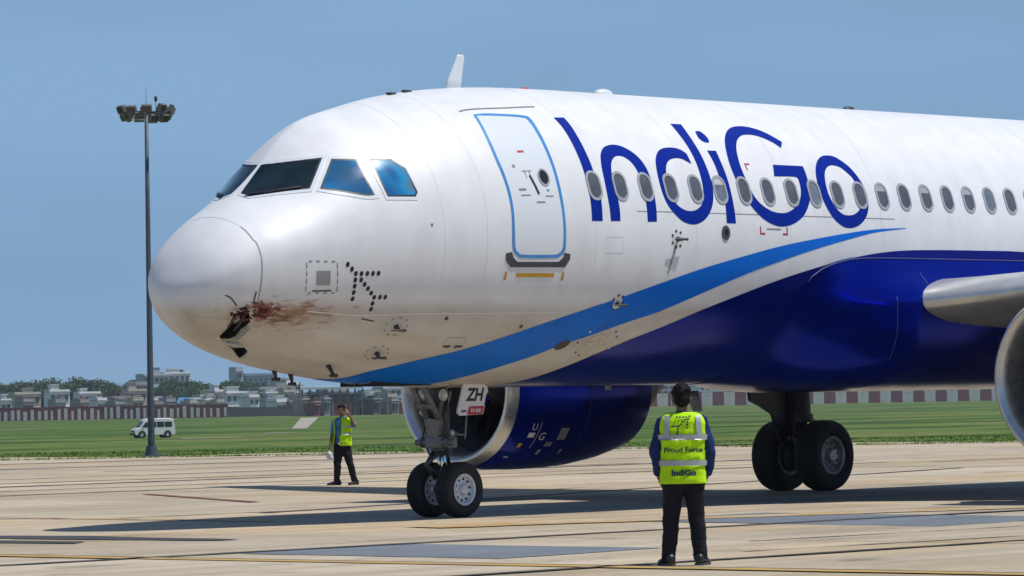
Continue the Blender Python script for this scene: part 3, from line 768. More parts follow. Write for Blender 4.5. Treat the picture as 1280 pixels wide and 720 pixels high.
def tree_meshes(seed):
    r = np.random.RandomState(seed)
    bm = bmesh.new()
    add_tube(bm, [(0, 0, -0.05), (0.01, 0.0, 0.18), (-0.01, 0.01, 0.42), (0, 0, 0.62)], [0.035, 0.028, 0.02, 0.010], 8)
    cl = []
    for k in range(9):
        a = k * 2.4 + r.uniform(0, 1); z0 = r.uniform(0.18, 0.45); ln = r.uniform(0.25, 0.42); z1 = z0 + r.uniform(0.12, 0.42)
        e = (math.cos(a) * ln, math.sin(a) * ln, z1)
        add_tube(bm, [(0, 0, z0), (e[0] * 0.5, e[1] * 0.5, z0 + (z1 - z0) * 0.6), e], [0.014, 0.009, 0.004], 5)
        cl.append((e, r.uniform(0.14, 0.22)))
    for k in range(13):
        a = r.uniform(0, 6.28); q = r.uniform(0, 0.30)
        cl.append(((math.cos(a) * q, math.sin(a) * q, r.uniform(0.38, 0.86)), r.uniform(0.15, 0.22)))
    tm = bpy.data.meshes.new('trunk'); bm.to_mesh(tm); bm.free(); tm.materials.append(MT['bark'])
    V, F = [], []
    for (c, rad) in cl:
        for _ in range(330):
            v = r.normal(0, 1, 3); v /= np.linalg.norm(v); v *= rad * r.uniform(0.45, 1.12)
            v[2] *= 0.8
            q = np.array(c) + v
            s = r.uniform(0.016, 0.036)
            a = r.normal(0, 1, 3); a /= np.linalg.norm(a); b = np.cross(a, r.normal(0, 1, 3)); b /= np.linalg.norm(b) + 1e-9
            i = len(V)
            V.extend([q - a * s, q + b * s * 0.7, q + a * s, q - b * s * 0.7]); F.append((i, i + 1, i + 2, i + 3))
    cm = mesh_from('crown', V, F); cm.materials.append(MT['leaf'])
    return tm, cm
TREES = [tree_meshes(s) for s in (11, 23, 37, 51)]
def tree(px, pytop, wpx, d, label, k):
    pytop -= 4; wpx *= 1.25
    h = zof(px, pytop, d) - BZ; w = wpx / FPX * d
    root = empty('tree', at(px, d, BZ), k * 1.7)
    tag(root, label, 'tree', 'trees beyond the boundary wall')
    tm, cm = TREES[k % 4]
    for nme, me in (('trunk', tm), ('crown', cm)):
        o = bpy.data.objects.new(nme, me); o.scale = (w / 0.78, w / 0.78, h / 0.98); o.parent = root; COL.objects.link(o)
TL = [(8, 482, 34, 1260, 'dark tree at the far left edge beyond the wall'), (32, 479, 40, 1290, 'broad dark tree behind the cream house at the far left'), (66, 477, 42, 1300, 'tall dark tree behind the white house at the far left'),
      (92, 479, 36, 1280, 'dark tree between the far left white house and the next one'), (112, 475, 40, 1300, 'tall dark tree behind the small white house left of the mast'), (137, 479, 42, 1290, 'wide dark tree behind the dusty grey-pink house'),
      (152, 484, 28, 1270, 'lower dark tree left of the cream house by the mast'), (213, 483, 34, 1230, 'dark tree just right of the mast pole'), (229, 477, 40, 1260, 'tall dark tree below the white skyline apartments'),
      (247, 483, 34, 1250, 'dark tree behind the blue sheet roof'), (266, 482, 34, 1350, 'dark tree behind the cream house with stepped roof'), (283, 478, 34, 1380, 'dark tree below the slim pale blue tower'),
      (304, 478, 36, 1420, 'dark tree at the foot of the blue office block'), (327, 480, 32, 1400, 'dark tree left of the grey three-storey block'), (318, 493, 22, 1170, 'small dark tree between white house and grey block'),
      (222, 492, 24, 1180, 'small dark tree left of the blue sheet roof'), (449, 494, 26, 1260, 'dark tree under the right end of the white canopy'), (390, 492, 28, 1300, 'dark tree behind the left part of the white canopy'),
      (945, 486, 50, 1620, 'dark tree seen beside the main gear leg'), (1230, 484, 60, 1630, 'dark tree at the far right beyond the wall')]
TL += [(100, 482, 36, 1240, 'dark tree just left of the small white house'), (126, 483, 34, 1235, 'dark tree at the right end of the small white house'), (148, 488, 30, 1225, 'dark tree over the dusty grey-pink house roof'),
       (170, 476, 30, 1600, 'distant tree behind the grey upper-storey block'), (197, 488, 24, 1215, 'dark tree hard by the right side of the mast pole'), (205, 480, 34, 1300, 'dark tree below the pale blue skyline block'),
       (238, 488, 30, 1215, 'dark bushy tree over the low white house'), (256, 487, 30, 1230, 'dark tree over the cream stepped house'), (275, 484, 30, 1290, 'dark tree over the narrow white house'), (293, 482, 34, 1300, 'dark tree over the broad white house'),
       (316, 484, 36, 1330, 'dark tree filling the gap right of the broad white house'), (338, 483, 36, 1420, 'dark tree behind the grey three-storey block'), (50, 483, 40, 1270, 'dark tree between the two far left houses'), (80, 484, 34, 1250, 'low dark tree right of the far left white house')]
for k, a in enumerate(TL): tree(*a, k)

# ------------------------------------------------------------------ the airliner
AIR = empty('airliner', (0, 0, 0))
tag(AIR, 'white and blue twin-engine passenger jet with a smashed radome, parked on the apron', 'airplane')
ST = np.array([0, .08, .25, .5, .85, 1.2, 1.6, 2.0, 2.5, 3, 4, 5, 6, 7.0])
NZT = np.array([2.983, 3.280, 3.572, 3.834, 4.073, 4.292, 4.632, 5.030, 5.335, 5.476, 5.701, 5.828, 5.886, 5.899])
NZB = np.array([2.983, 2.743, 2.556, 2.398, 2.249, 2.148, 2.059, 1.994, 1.921, 1.862, 1.797, 1.766, 1.760, 1.760])
NW = np.array([0.000, 0.371, 0.640, 0.837, 1.005, 1.117, 1.235, 1.356, 1.508, 1.636, 1.814, 1.920, 1.969, 1.975])
NK = np.array([1.000, 1.000, 1.000, 1.001, 1.036, 1.183, 1.394, 1.441, 1.381, 1.269, 1.088, 1.000, 1.000, 1.000])
def pchip(x, y, xi):
    x = np.asarray(x, float); y = np.asarray(y, float); xi = np.asarray(xi, float)
    h = np.diff(x); d = np.diff(y) / h
    m = np.zeros_like(y)
    for i in range(1, len(x) - 1):
        if d[i - 1] * d[i] > 0:
            w1 = 2 * h[i] + h[i - 1]; w2 = h[i] + 2 * h[i - 1]
            m[i] = (w1 + w2) / (w1 / d[i - 1] + w2 / d[i])
    m[0] = d[0]; m[-1] = 0
    k = np.clip(np.searchsorted(x, xi) - 1, 0, len(x) - 2)
    t = np.clip((xi - x[k]) / h[k], 0, 1)
    return (1 + 2 * t) * (1 - t) ** 2 * y[k] + t * (1 - t) ** 2 * h[k] * m[k] + t * t * (3 - 2 * t) * y[k + 1] + t * t * (t - 1) * h[k] * m[k + 1]
def sec(X):
    X = np.asarray(X, float); Xc = np.clip(X, 0, 7); t = np.sqrt(Xc); T = np.sqrt(ST)
    a = pchip(T, NZT, t); b = pchip(T, NZB, t); w = np.maximum(pchip(T, NW, t), 1e-4); k = pchip(T, NK, t)
    zc = 3.05 + 0.78 * (1 - np.exp(-Xc / 1.6)) / (1 - math.exp(-7 / 1.6))
    zc = np.clip(zc, b + 0.35 * (a - b), b + 0.65 * (a - b))
    tail = np.clip((X - 24.0) / 13.5, 0, 1)
    a = a - 0.35 * tail ** 2; b = b + 3.15 * tail ** 1.6; w = w * (1 - 0.88 * tail ** 1.7); zc = zc + 1.35 * tail ** 1.4
    zc = np.clip(zc, b + 0.2 * (a - b), b + 0.8 * (a - b))
    return a, b, w, zc, k
def fpt(X, th):
    X = np.asarray(X, float); th = np.asarray(th, float)
    a, b, w, zc, k = sec(X); s = np.sin(th); c = np.cos(th)
    return np.stack([X + 0 * th, -w * np.sign(c) * np.abs(c) ** np.where(s > 0, k, 1.0), zc + np.where(s > 0, a - zc, zc - b) * s], -1)
def fus(X, th, off=0.0):
    """point on the skin at station X and girth angle th (0 = port side, +90 = crown), lifted by off"""
    X = np.asarray(X, float); th = np.asarray(th, float)
    P = fpt(X, th)
    if np.all(np.asarray(off) == 0): return P
    e = 1e-3
    dx = fpt(X + e, th) - fpt(np.maximum(X - e, 0), th); dt = fpt(X, th + e) - fpt(X, th - e)
    n = np.cross(dt, dx); n /= np.linalg.norm(n, axis=-1, keepdims=True) + 1e-12
    zc = sec(X)[3]
    out = np.stack([0 * P[..., 0], P[..., 1], P[..., 2] - zc], -1)
    sgn = np.sign(np.sum(n * out, -1, keepdims=True)); sgn[sgn == 0] = 1
    return P + n * sgn * np.asarray(off)[..., None] if np.ndim(off) else P + n * sgn * off

def smooth_poly(pts, corner=42, n=4, closed=True):
    """Catmull-Rom through the points, corners sharper than `corner` kept"""
    N_ = len(pts); out = []
    P = [np.array(q, float) for q in pts]
    sc = np.array([1.0, 2.0])
    def sharp(i):
        if not closed and (i == 0 or i == N_ - 1): return True
        a = (P[i] - P[i - 1]) * sc; b = (P[(i + 1) % N_] - P[i]) * sc
        return math.degrees(abs(math.atan2(a[0] * b[1] - a[1] * b[0], a @ b))) > corner
    S_ = [sharp(i) for i in range(N_)]
    for i in range(N_ if closed else N_ - 1):
        p1, p2 = P[i], P[(i + 1) % N_]
        m1 = (p2 - P[i - 1]) / 2 if not S_[i] else (p2 - p1)
        j = (i + 1) % N_
        m2 = (P[(j + 1) % N_] - p1) / 2 if not S_[j] else (p2 - p1)
        for s in range(n):
            t = s / n
            out.append((2 * t**3 - 3 * t**2 + 1) * p1 + (t**3 - 2 * t**2 + t) * m1 + (-2 * t**3 + 3 * t**2) * p2 + (t**3 - t**2) * m2)
    if not closed: out.append(P[-1])
    return [tuple(q) for q in out]
def decal(name, outer, m, parent, holes=(), off=0.004, fmap=fus, cell=(0.15, 0.05), thick=0.0):
    """polygon in surface coordinates, cut on a grid and laid on the surface"""
    loops = [[Vector((q[0], q[1], 0)) for q in outer]] + [[Vector((q[0], q[1], 0)) for q in h] for h in holes]
    flat = [v for l in loops for v in l]
    bm = bmesh.new(); vs_ = [bm.verts.new(v) for v in flat]
    for t in tessellate_polygon(loops):
        try: bm.faces.new([vs_[i] for i in t])
        except ValueError: pass
    xs = [v.x for v in flat]; ys = [v.y for v in flat]
    for ax, lo, hi, st in ((0, min(xs), max(xs), cell[0]), (1, min(ys), max(ys), cell[1])):
        q = math.ceil(lo / st + 1e-6) * st
        while q < hi - 1e-6:
            co = Vector((q, 0, 0)) if ax == 0 else Vector((0, q, 0)); no = Vector((1, 0, 0)) if ax == 0 else Vector((0, 1, 0))
            bmesh.ops.bisect_plane(bm, geom=bm.verts[:] + bm.edges[:] + bm.faces[:], dist=1e-6, plane_co=co, plane_no=no)
            q += st
    bm.verts.ensure_lookup_table()
    uv = np.array([v.co[:2] for v in bm.verts])
    P = fmap(uv[:, 0], uv[:, 1], off)
    for v, q in zip(bm.verts, P): v.co = q
    bm.normal_update()
    # face outwards: compare with a slightly higher copy
    P2 = fmap(uv[:, 0], uv[:, 1], off + 0.01) - P
    bm.verts.index_update()
    for f in bm.faces:
        d = sum((Vector(P2[v.index]) for v in f.verts), Vector())
        if f.normal.dot(d) < 0: f.normal_flip()
    if thick:
        ed = [e for e in bm.edges if len(e.link_faces) == 1]
        idx = {v: v.index for v in bm.verts}
        r = bmesh.ops.extrude_edge_only(bm, edges=ed)
        nv = [g for g in r['geom'] if isinstance(g, bmesh.types.BMVert)]
        down = fmap(uv[:, 0], uv[:, 1], off - thick)
        kd = {tuple(round(c, 5) for c in P[i]): down[i] for i in range(len(P))}
        for v in nv:
            k = tuple(round(c, 5) for c in v.co)
            if k in kd: v.co = kd[k]
    o = bm_obj(name, bm, m, parent, True, fix=False)
    return autosmooth(o, 40) if thick else o
def gir(X): a, b, w, zc, k = sec(X); return float((w + (a - b) / 2) / 2)
def ribbon_pts(pts, w, r=None):
    P = [np.array(q, float) for q in pts]; L_, R_ = [], []
    for i, q in enumerate(P):
        g = r or gir(q[0]); sc = np.array([1, g])
        t = (P[min(i + 1, len(P) - 1)] - P[max(i - 1, 0)]) * sc; t /= np.linalg.norm(t) + 1e-12
        nrm = np.array([-t[1], t[0]]) * w / 2 / sc
        L_.append(tuple(q + nrm)); R_.append(tuple(q - nrm))
    return L_ + R_[::-1]
def ribbon(name, pts, w, m, parent, off=0.003, fmap=fus, r=None):
    return decal(name, ribbon_pts(pts, w, r), m, parent, off=off, fmap=fmap)
def disc_pts(c, rx, ry=None, n=20, g=None, rot=0):
    ry = ry or rx; g = g or gir(c[0]); out = []
    for k in range(n):
        a = 2 * math.pi * k / n; x, y = rx * math.cos(a), ry * math.sin(a)
        out.append((c[0] + x * math.cos(rot) - y * math.sin(rot), c[1] + (x * math.sin(rot) + y * math.cos(rot)) / g))
    return out
def rrect_pts(c, w, h, rad, n=5, g=None):
    g = g or gir(c[0]); out = []
    for qx, qy, a0 in ((1, 1, 0), (-1, 1, 90), (-1, -1, 180), (1, -1, 270)):
        for k in range(n + 1):
            a = R(a0 + 90 * k / n)
            out.append((c[0] + qx * (w / 2 - rad) + rad * math.cos(a), c[1] + (qy * (h / 2 - rad) + rad * math.sin(a)) / g))
    return out

# outlines on the skin: (station X in metres, girth angle in radians)
TR = {
    'I': [(6.221, 0.873), (6.218, 0.784), (6.204, 0.692), (6.195, 0.594), (6.193, 0.502), (6.194, 0.435), (6.187, 0.389), (6.202, 0.295), (6.206, 0.228), (6.195, 0.150), (6.181, 0.070), (5.965, 0.070), (5.978, 0.149), (5.986, 0.233), (5.985, 0.294), (5.993, 0.382), (5.999, 0.473), (6.003, 0.556), (6.012, 0.659), (6.020, 0.773), (6.006, 0.870)],
    'n': [(6.352, 0.071), (6.351, 0.151), (6.348, 0.235), (6.358, 0.333), (6.388, 0.436), (6.451, 0.518), (6.521, 0.564), (6.624, 0.601), (6.783, 0.623), (6.930, 0.623), (7.056, 0.605), (7.188, 0.564), (7.275, 0.513), (7.323, 0.455), (7.338, 0.396), (7.339, 0.319), (7.331, 0.232), (7.324, 0.159), (7.307, 0.073), (7.116, 0.071), (7.124, 0.145), (7.128, 0.217), (7.128, 0.303), (7.121, 0.392), (7.094, 0.451), (7.033, 0.498), (6.939, 0.528), (6.834, 0.534), (6.734, 0.521), (6.642, 0.486), (6.584, 0.438), (6.544, 0.373), (6.525, 0.273), (6.551, 0.212), (6.555, 0.140), (6.545, 0.072)],
    'd': [(8.447, 0.864), (8.681, 0.864), (8.658, 0.770), (8.651, 0.669), (8.655, 0.577), (8.654, 0.483), (8.651, 0.388), (8.633, 0.310), (8.587, 0.234), (8.514, 0.172), (8.416, 0.122), (8.289, 0.084), (8.149, 0.064), (8.015, 0.063), (7.866, 0.080), (7.743, 0.115), (7.628, 0.162), (7.545, 0.222), (7.508, 0.308), (7.518, 0.398), (7.564, 0.479), (7.632, 0.536), (7.732, 0.582), (7.855, 0.611), (8.008, 0.624), (8.159, 0.623), (8.271, 0.607), (8.347, 0.578), (8.350, 0.495), (8.266, 0.515), (8.175, 0.534), (8.063, 0.537), (7.933, 0.525), (7.832, 0.498), (7.765, 0.462), (7.715, 0.414), (7.685, 0.362), (7.680, 0.285), (7.732, 0.218), (7.826, 0.179), (7.949, 0.156), (8.081, 0.152), (8.203, 0.166), (8.301, 0.194), (8.361, 0.231), (8.406, 0.282), (8.432, 0.340), (8.447, 0.399), (8.460, 0.466), (8.466, 0.551), (8.463, 0.634), (8.456, 0.705), (8.447, 0.783)],
    'idot': [(8.865, 0.793), (8.962, 0.799), (9.015, 0.774), (9.036, 0.732), (9.008, 0.693), (8.952, 0.687), (8.872, 0.698), (8.832, 0.734)],
    'i': [(8.845, 0.615), (9.041, 0.616), (9.026, 0.532), (9.024, 0.448), (9.021, 0.367), (9.017, 0.264), (9.018, 0.165), (9.019, 0.077), (8.815, 0.077), (8.829, 0.163), (8.842, 0.237), (8.848, 0.326), (8.856, 0.418), (8.859, 0.508)],
    'G': [(10.712, 0.731), (10.614, 0.773), (10.496, 0.821), (10.360, 0.856), (10.199, 0.878), (10.028, 0.883), (9.838, 0.868), (9.666, 0.833), (9.499, 0.773), (9.368, 0.701), (9.274, 0.619), (9.210, 0.528), (9.197, 0.444), (9.223, 0.350), (9.284, 0.280), (9.366, 0.224), (9.475, 0.169), (9.614, 0.121), (9.783, 0.086), (9.958, 0.067), (10.140, 0.068), (10.306, 0.085), (10.457, 0.114), (10.597, 0.156), (10.709, 0.214), (10.789, 0.273), (10.829, 0.332), (10.853, 0.400), (10.869, 0.462), (10.870, 0.520), (10.186, 0.520), (10.108, 0.427), (10.566, 0.430), (10.642, 0.417), (10.638, 0.369), (10.611, 0.316), (10.549, 0.263), (10.446, 0.217), (10.326, 0.185), (10.173, 0.162), (10.010, 0.159), (9.854, 0.170), (9.708, 0.197), (9.590, 0.233), (9.504, 0.283), (9.457, 0.347), (9.429, 0.420), (9.433, 0.510), (9.496, 0.608), (9.607, 0.689), (9.735, 0.743), (9.873, 0.777), (10.036, 0.790), (10.223, 0.782), (10.375, 0.753), (10.498, 0.717), (10.592, 0.672)],
    'o': [(11.564, 0.624), (11.724, 0.619), (11.858, 0.582), (11.976, 0.531), (12.062, 0.466), (12.117, 0.404), (12.147, 0.336), (12.143, 0.269), (12.119, 0.217), (12.057, 0.165), (11.952, 0.119), (11.815, 0.086), (11.664, 0.070), (11.517, 0.071), (11.378, 0.095), (11.248, 0.137), (11.137, 0.206), (11.069, 0.289), (11.055, 0.375), (11.099, 0.459), (11.182, 0.525), (11.303, 0.580), (11.444, 0.614)],
    'o_in': [(11.588, 0.539), (11.739, 0.527), (11.853, 0.485), (11.942, 0.436), (11.972, 0.374), (11.981, 0.320), (11.972, 0.267), (11.945, 0.228), (11.868, 0.192), (11.741, 0.165), (11.611, 0.158), (11.489, 0.165), (11.380, 0.196), (11.303, 0.240), (11.247, 0.304), (11.245, 0.371), (11.285, 0.440), (11.359, 0.491), (11.467, 0.527)],
    'sw_up': [(2.857, -1.378), (3.039, -1.192), (3.548, -1.011), (4.174, -0.877), (4.800, -0.747), (5.411, -0.633), (6.188, -0.516), (6.534, -0.470), (7.449, -0.344), (8.334, -0.232), (9.273, -0.137), (10.032, -0.068), (10.744, -0.018), (11.473, 0.027), (12.212, 0.064), (12.967, 0.081)],
    'sw_lo': [(4.452, -1.381), (4.716, -1.236), (5.116, -1.076), (5.633, -0.925), (5.962, -0.833), (6.489, -0.733), (7.038, -0.634), (7.639, -0.546), (8.450, -0.403), (9.326, -0.263), (10.055, -0.170), (10.749, -0.091), (11.470, -0.021), (12.207, 0.042), (12.956, 0.077)],
    'bl': [(5.909, -1.370), (6.193, -1.225), (6.444, -1.088), (6.815, -0.934), (7.273, -0.795), (7.811, -0.679), (8.576, -0.527), (9.451, -0.388), (10.120, -0.297), (10.809, -0.220), (11.491, -0.156), (12.210, -0.106), (12.956, -0.079), (13.830, -0.070)],
    'door_out': [(4.576, 0.934), (4.768, 0.936), (5.089, 0.918), (5.456, 0.892), (5.526, 0.856), (5.502, 0.739), (5.470, 0.577), (5.454, 0.414), (5.445, 0.245), (5.447, 0.102), (5.451, -0.055), (5.440, -0.125), (5.353, -0.160), (5.232, -0.172), (4.692, -0.170), (4.569, -0.154), (4.480, -0.104), (4.467, 0.019), (4.477, 0.126), (4.473, 0.254), (4.456, 0.389), (4.442, 0.533), (4.483, 0.714)],
    'door_in': [(4.609, 0.919), (5.050, 0.894), (5.393, 0.869), (5.450, 0.834), (5.436, 0.724), (5.412, 0.567), (5.401, 0.404), (5.392, 0.241), (5.401, 0.099), (5.401, -0.055), (5.388, -0.114), (5.324, -0.142), (5.216, -0.151), (4.696, -0.149), (4.589, -0.136), (4.526, -0.097), (4.514, 0.018), (4.519, 0.126), (4.517, 0.257), (4.502, 0.393), (4.488, 0.537), (4.527, 0.720)],
    'sill': [(4.369, -0.139), (4.470, -0.130), (4.502, -0.166), (4.581, -0.196), (5.340, -0.198), (5.421, -0.168), (5.433, -0.139), (5.546, -0.146), (5.546, -0.181), (5.465, -0.234), (4.475, -0.231), (4.382, -0.188)],
    'bar1': [(4.586, -0.271), (5.282, -0.273), (5.296, -0.300), (4.599, -0.298)],
    'bar2': [(4.389, -0.262), (4.431, -0.262), (4.430, -0.318), (4.388, -0.318)],
    'bar3': [(5.435, -0.268), (5.480, -0.268), (5.486, -0.323), (5.440, -0.323)],
    'gutter': [(4.413, 0.986), (4.598, 0.998), (5.208, 0.989), (5.849, 0.997)],
    'p_front': [(1.233, 1.446), (1.311, 1.460), (1.384, 1.468), (1.454, 1.475), (1.522, 1.482), (1.590, 1.490), (1.654, 1.494), (1.696, 1.318), (1.751, 1.194), (1.815, 1.092), (1.890, 1.005), (1.977, 0.935), (2.077, 0.880), (2.012, 0.849), (1.950, 0.820), (1.891, 0.794), (1.834, 0.770), (1.778, 0.745), (1.722, 0.720), (1.684, 0.747), (1.646, 0.775), (1.609, 0.803), (1.571, 0.832), (1.534, 0.863), (1.498, 0.896), (1.445, 0.947), (1.394, 1.002), (1.345, 1.061), (1.298, 1.124), (1.255, 1.190), (1.215, 1.260), (1.216, 1.288), (1.218, 1.317), (1.220, 1.347), (1.224, 1.378), (1.228, 1.411)],
    'p_side1': [(2.165, 0.813), (2.204, 0.792), (2.245, 0.774), (2.288, 0.756), (2.331, 0.740), (2.376, 0.725), (2.422, 0.711), (2.408, 0.652), (2.399, 0.594), (2.394, 0.538), (2.394, 0.482), (2.399, 0.428), (2.407, 0.375), (2.392, 0.376), (2.376, 0.378), (2.361, 0.379), (2.345, 0.381), (2.330, 0.383), (2.314, 0.385), (2.267, 0.399), (2.221, 0.415), (2.176, 0.432), (2.132, 0.450), (2.088, 0.469), (2.045, 0.489), (2.005, 0.509), (1.965, 0.531), (1.927, 0.555), (1.890, 0.581), (1.856, 0.608), (1.823, 0.637), (1.875, 0.664), (1.929, 0.692), (1.985, 0.720), (2.044, 0.751), (2.104, 0.781)],
    'p_side2': [(2.594, 0.677), (2.638, 0.670), (2.683, 0.663), (2.728, 0.656), (2.774, 0.650), (2.821, 0.644), (2.867, 0.638), (2.887, 0.621), (2.907, 0.604), (2.927, 0.587), (2.948, 0.571), (2.970, 0.554), (2.992, 0.538), (2.992, 0.503), (2.993, 0.469), (2.997, 0.435), (3.003, 0.402), (3.011, 0.369), (3.020, 0.337), (3.013, 0.332), (3.005, 0.327), (2.997, 0.322), (2.990, 0.317), (2.982, 0.312), (2.975, 0.307), (2.909, 0.312), (2.844, 0.317), (2.779, 0.322), (2.715, 0.327), (2.652, 0.333), (2.589, 0.339), (2.578, 0.392), (2.571, 0.446), (2.569, 0.502), (2.572, 0.559), (2.580, 0.617)],
    'lap': [(0.850, -0.523), (1.058, -0.544), (1.479, -0.560), (1.883, -0.580), (2.355, -0.588), (3.198, -0.564), (4.691, -0.553), (5.820, -0.548)],
    'static': [(1.397, -0.082), (1.803, -0.124), (1.828, -0.146), (1.854, -0.390), (1.428, -0.377), (1.391, -0.329)],
    'static_in': [(1.496, -0.178), (1.689, -0.193), (1.711, -0.319), (1.516, -0.310)],
    'dots': [(1.926, -0.156), (1.991, -0.198), (2.054, -0.237), (2.134, -0.241), (2.217, -0.243), (2.297, -0.245), (2.376, -0.246), (2.059, -0.289), (2.142, -0.291), (2.202, -0.328), (2.263, -0.364), (2.323, -0.401), (2.382, -0.436), (2.465, -0.435), (2.544, -0.435), (2.066, -0.340), (2.071, -0.393), (2.077, -0.447), (2.383, -0.486), (2.388, -0.535)],
    'probe1': [(2.873, -0.680)],
    'probe2': [(2.836, -0.951)],
    'aoa': [(7.732, -0.040)],
    'aoa2': [(6.702, -0.480)],
    'outlet': [(8.782, 0.011)],
    'oval': [(6.681, -0.802)],
    'blackoval': [(6.017, -0.822)],
    'porthole': [(5.180, 0.368)],
    'panel': [(6.242, -0.030), (6.595, -0.029), (6.610, -0.140), (6.249, -0.141)],
    'seam': [(6.909, 0.139), (7.722, 0.142), (10.448, 0.142), (12.708, 0.142)],
    'hole': [(0.510, -0.547), (0.625, -0.518), (0.723, -0.557), (0.792, -0.710), (0.765, -0.792), (0.781, -1.028), (0.614, -1.196), (0.543, -1.169), (0.540, -0.950), (0.524, -0.775)],
    'hole2': [(0.657, -1.245), (0.722, -1.193), (0.857, -1.184), (0.938, -1.155), (1.049, -1.213), (1.109, -1.338), (1.140, -1.475), (0.993, -1.389), (0.831, -1.284)],
    'crack1': [(0.344, -0.336), (0.396, -0.374), (0.447, -0.438), (0.505, -0.527)],
    'crack2': [(0.694, -0.317), (0.690, -0.389), (0.696, -0.472)],
    'vent': [(2.321, -1.191), (1.896, -1.714), (2.142, -1.630), (4.092, -0.842), (3.883, -0.845)],
}

# --- skin
ts = np.concatenate([np.linspace(0, math.sqrt(7), 150) ** 2, np.linspace(7.4, 24, 40), np.linspace(24.4, 37.5, 34)])
NS = 192
ang = np.linspace(0, 2 * np.pi, NS, endpoint=False)
GXm, GTm = np.meshgrid(ts[1:], ang, indexing='ij')
PV = fpt(GXm.ravel(), GTm.ravel())
tip = fpt(np.array([0.0]), np.array([0.0]))[0]
vs = [tuple(tip)] + [tuple(q) for q in PV]
fs = []
for j in range(NS): fs.append((0, 1 + (j + 1) % NS, 1 + j))
for i in range(len(ts) - 2):
    for j in range(NS):
        a = 1 + i * NS + j; b = 1 + i * NS + (j + 1) % NS
        fs.append((a, b, b + NS, a + NS))
last = 1 + (len(ts) - 2) * NS
fs.append([last + j for j in range(NS)])
me = mesh_from('fuselage', vs, fs)
bm = bmesh.new(); bm.from_mesh(me); bmesh.ops.recalc_face_normals(bm, faces=bm.faces[:]); bm.to_mesh(me); bm.free()
fuse = link('fuselage', me, [MT['white'], MT['dark']], AIR, True)

# --- the bird-strike hole: cut through the radome
def cutter(poly, depth, out=0.12):
    q = np.array(poly); c = q.mean(0)
    A = fus(q[:, 0], q[:, 1], out)
    nrm = (fus(np.array([c[0]]), np.array([c[1]]), 0.1) - fus(np.array([c[0]]), np.array([c[1]]), 0.0))[0]; nrm /= np.linalg.norm(nrm)
    base_ = fus(q[:, 0], q[:, 1], 0.0)
    cen = base_.mean(0)
    bm = bmesh.new()
    top = [bm.verts.new(base_[i] + nrm * out) for i in range(len(q))]
    bot = [bm.verts.new(cen + (base_[i] - cen) * 0.72 - nrm * depth * (0.85 + 0.3 * math.sin(i * 2.1))) for i in range(len(q))]
    bm.faces.new(top); bm.faces.new(bot[::-1])
    for i in range(len(q)):
        j = (i + 1) % len(q); bm.faces.new((top[j], top[i], bot[i], bot[j]))
    bmesh.ops.recalc_face_normals(bm, faces=bm.faces[:])
    me = bpy.data.meshes.new('cut'); bm.to_mesh(me); bm.free()
    o = bpy.data.objects.new('cut', me); me.materials.append(MT['white']); me.materials.append(MT['dark'])
    for p_ in me.polygons: p_.material_index = 1
    COL.objects.link(o)
    return o
hole1 = [(0.505, -0.62), (0.60, -0.575), (0.71, -0.60), (0.765, -0.72), (0.735, -0.86), (0.745, -1.00), (0.675, -1.14), (0.60, -1.205), (0.535, -1.18), (0.525, -0.97), (0.508, -0.80)]
hole2 = TR['hole2']
for hp, dp in ((hole1, 0.22), (hole2, 0.16)):
    co = cutter(hp, dp)
    md = fuse.modifiers.new('b', 'BOOLEAN'); md.operation = 'DIFFERENCE'; md.object = co; md.solver = 'EXACT'
    dg = bpy.context.evaluated_depsgraph_get(); dg.update()
    nm = bpy.data.meshes.new_from_object(fuse.evaluated_get(dg))
    fuse.modifiers.clear(); old = fuse.data; fuse.data = nm; bpy.data.meshes.remove(old)
    bpy.data.objects.remove(co)
nm.name = 'fuselage'
autosmooth(fuse, 30)
# ragged composite edge, a bent flap, cracks
rg = random.Random(4)
def rag_ring(poly, w0, w1, m, off):
    q = smooth_poly(poly, 200, 3); n = len(q); c = np.mean(q, 0); g = gir(c[0]) * 0.8
    inner = [tuple(np.array(p_) + (c - np.array(p_)) * rg.uniform(0.02, 0.14)) for p_ in q]
    outer = [tuple(c + (np.array(p_) - c) * (1 + rg.uniform(w0, w1))) for p_ in q]
    return decal('torn_edge', outer, m, AIR, holes=[inner], off=off, cell=(0.05, 0.05))
rag_ring(hole1, 0.01, 0.10, MT['torn'], 0.006)
rag_ring(hole2, 0.0, 0.10, MT['torn'], 0.006)
def flap(pts, lifts, m, name='torn_flap'):
    q = np.array(pts); P = np.array([fus(np.array([a]), np.array([b]), l)[0] for (a, b), l in zip(pts, lifts)])
    bm = bmesh.new(); c = bm.verts.new(P.mean(0) + np.array([-.005, -.02, -.01])); v = [bm.verts.new(p_) for p_ in P]
    for i in range(len(v)): bm.faces.new((c, v[i], v[(i + 1) % len(v)]))
    bmesh.ops.solidify(bm, geom=bm.faces[:], thickness=0.008)
    return bm_obj(name, bm, m, AIR)
flap([(0.70, -0.86), (0.74, -0.80), (0.80, -0.80), (0.77, -0.95), (0.745, -1.07), (0.70, -1.10)], [0.0, 0.01, 0.012, 0.03, 0.035, 0.02], MT['torn'])
flap([(0.60, -1.21), (0.70, -1.13), (0.80, -1.09), (0.90, -1.15), (0.80, -1.19), (0.69, -1.21)], [0.02, 0.05, 0.06, 0.03, 0.045, 0.04], MT['plate'])
flap([(0.53, -0.72), (0.575, -0.66), (0.60, -0.73), (0.565, -0.80)], [0.0, 0.02, 0.03, 0.02], MT['torn'])
MT['rib'] = mat('inner_frame', (0.10, 0.085, 0.065), 0.8, var=0.5, vscale=25)
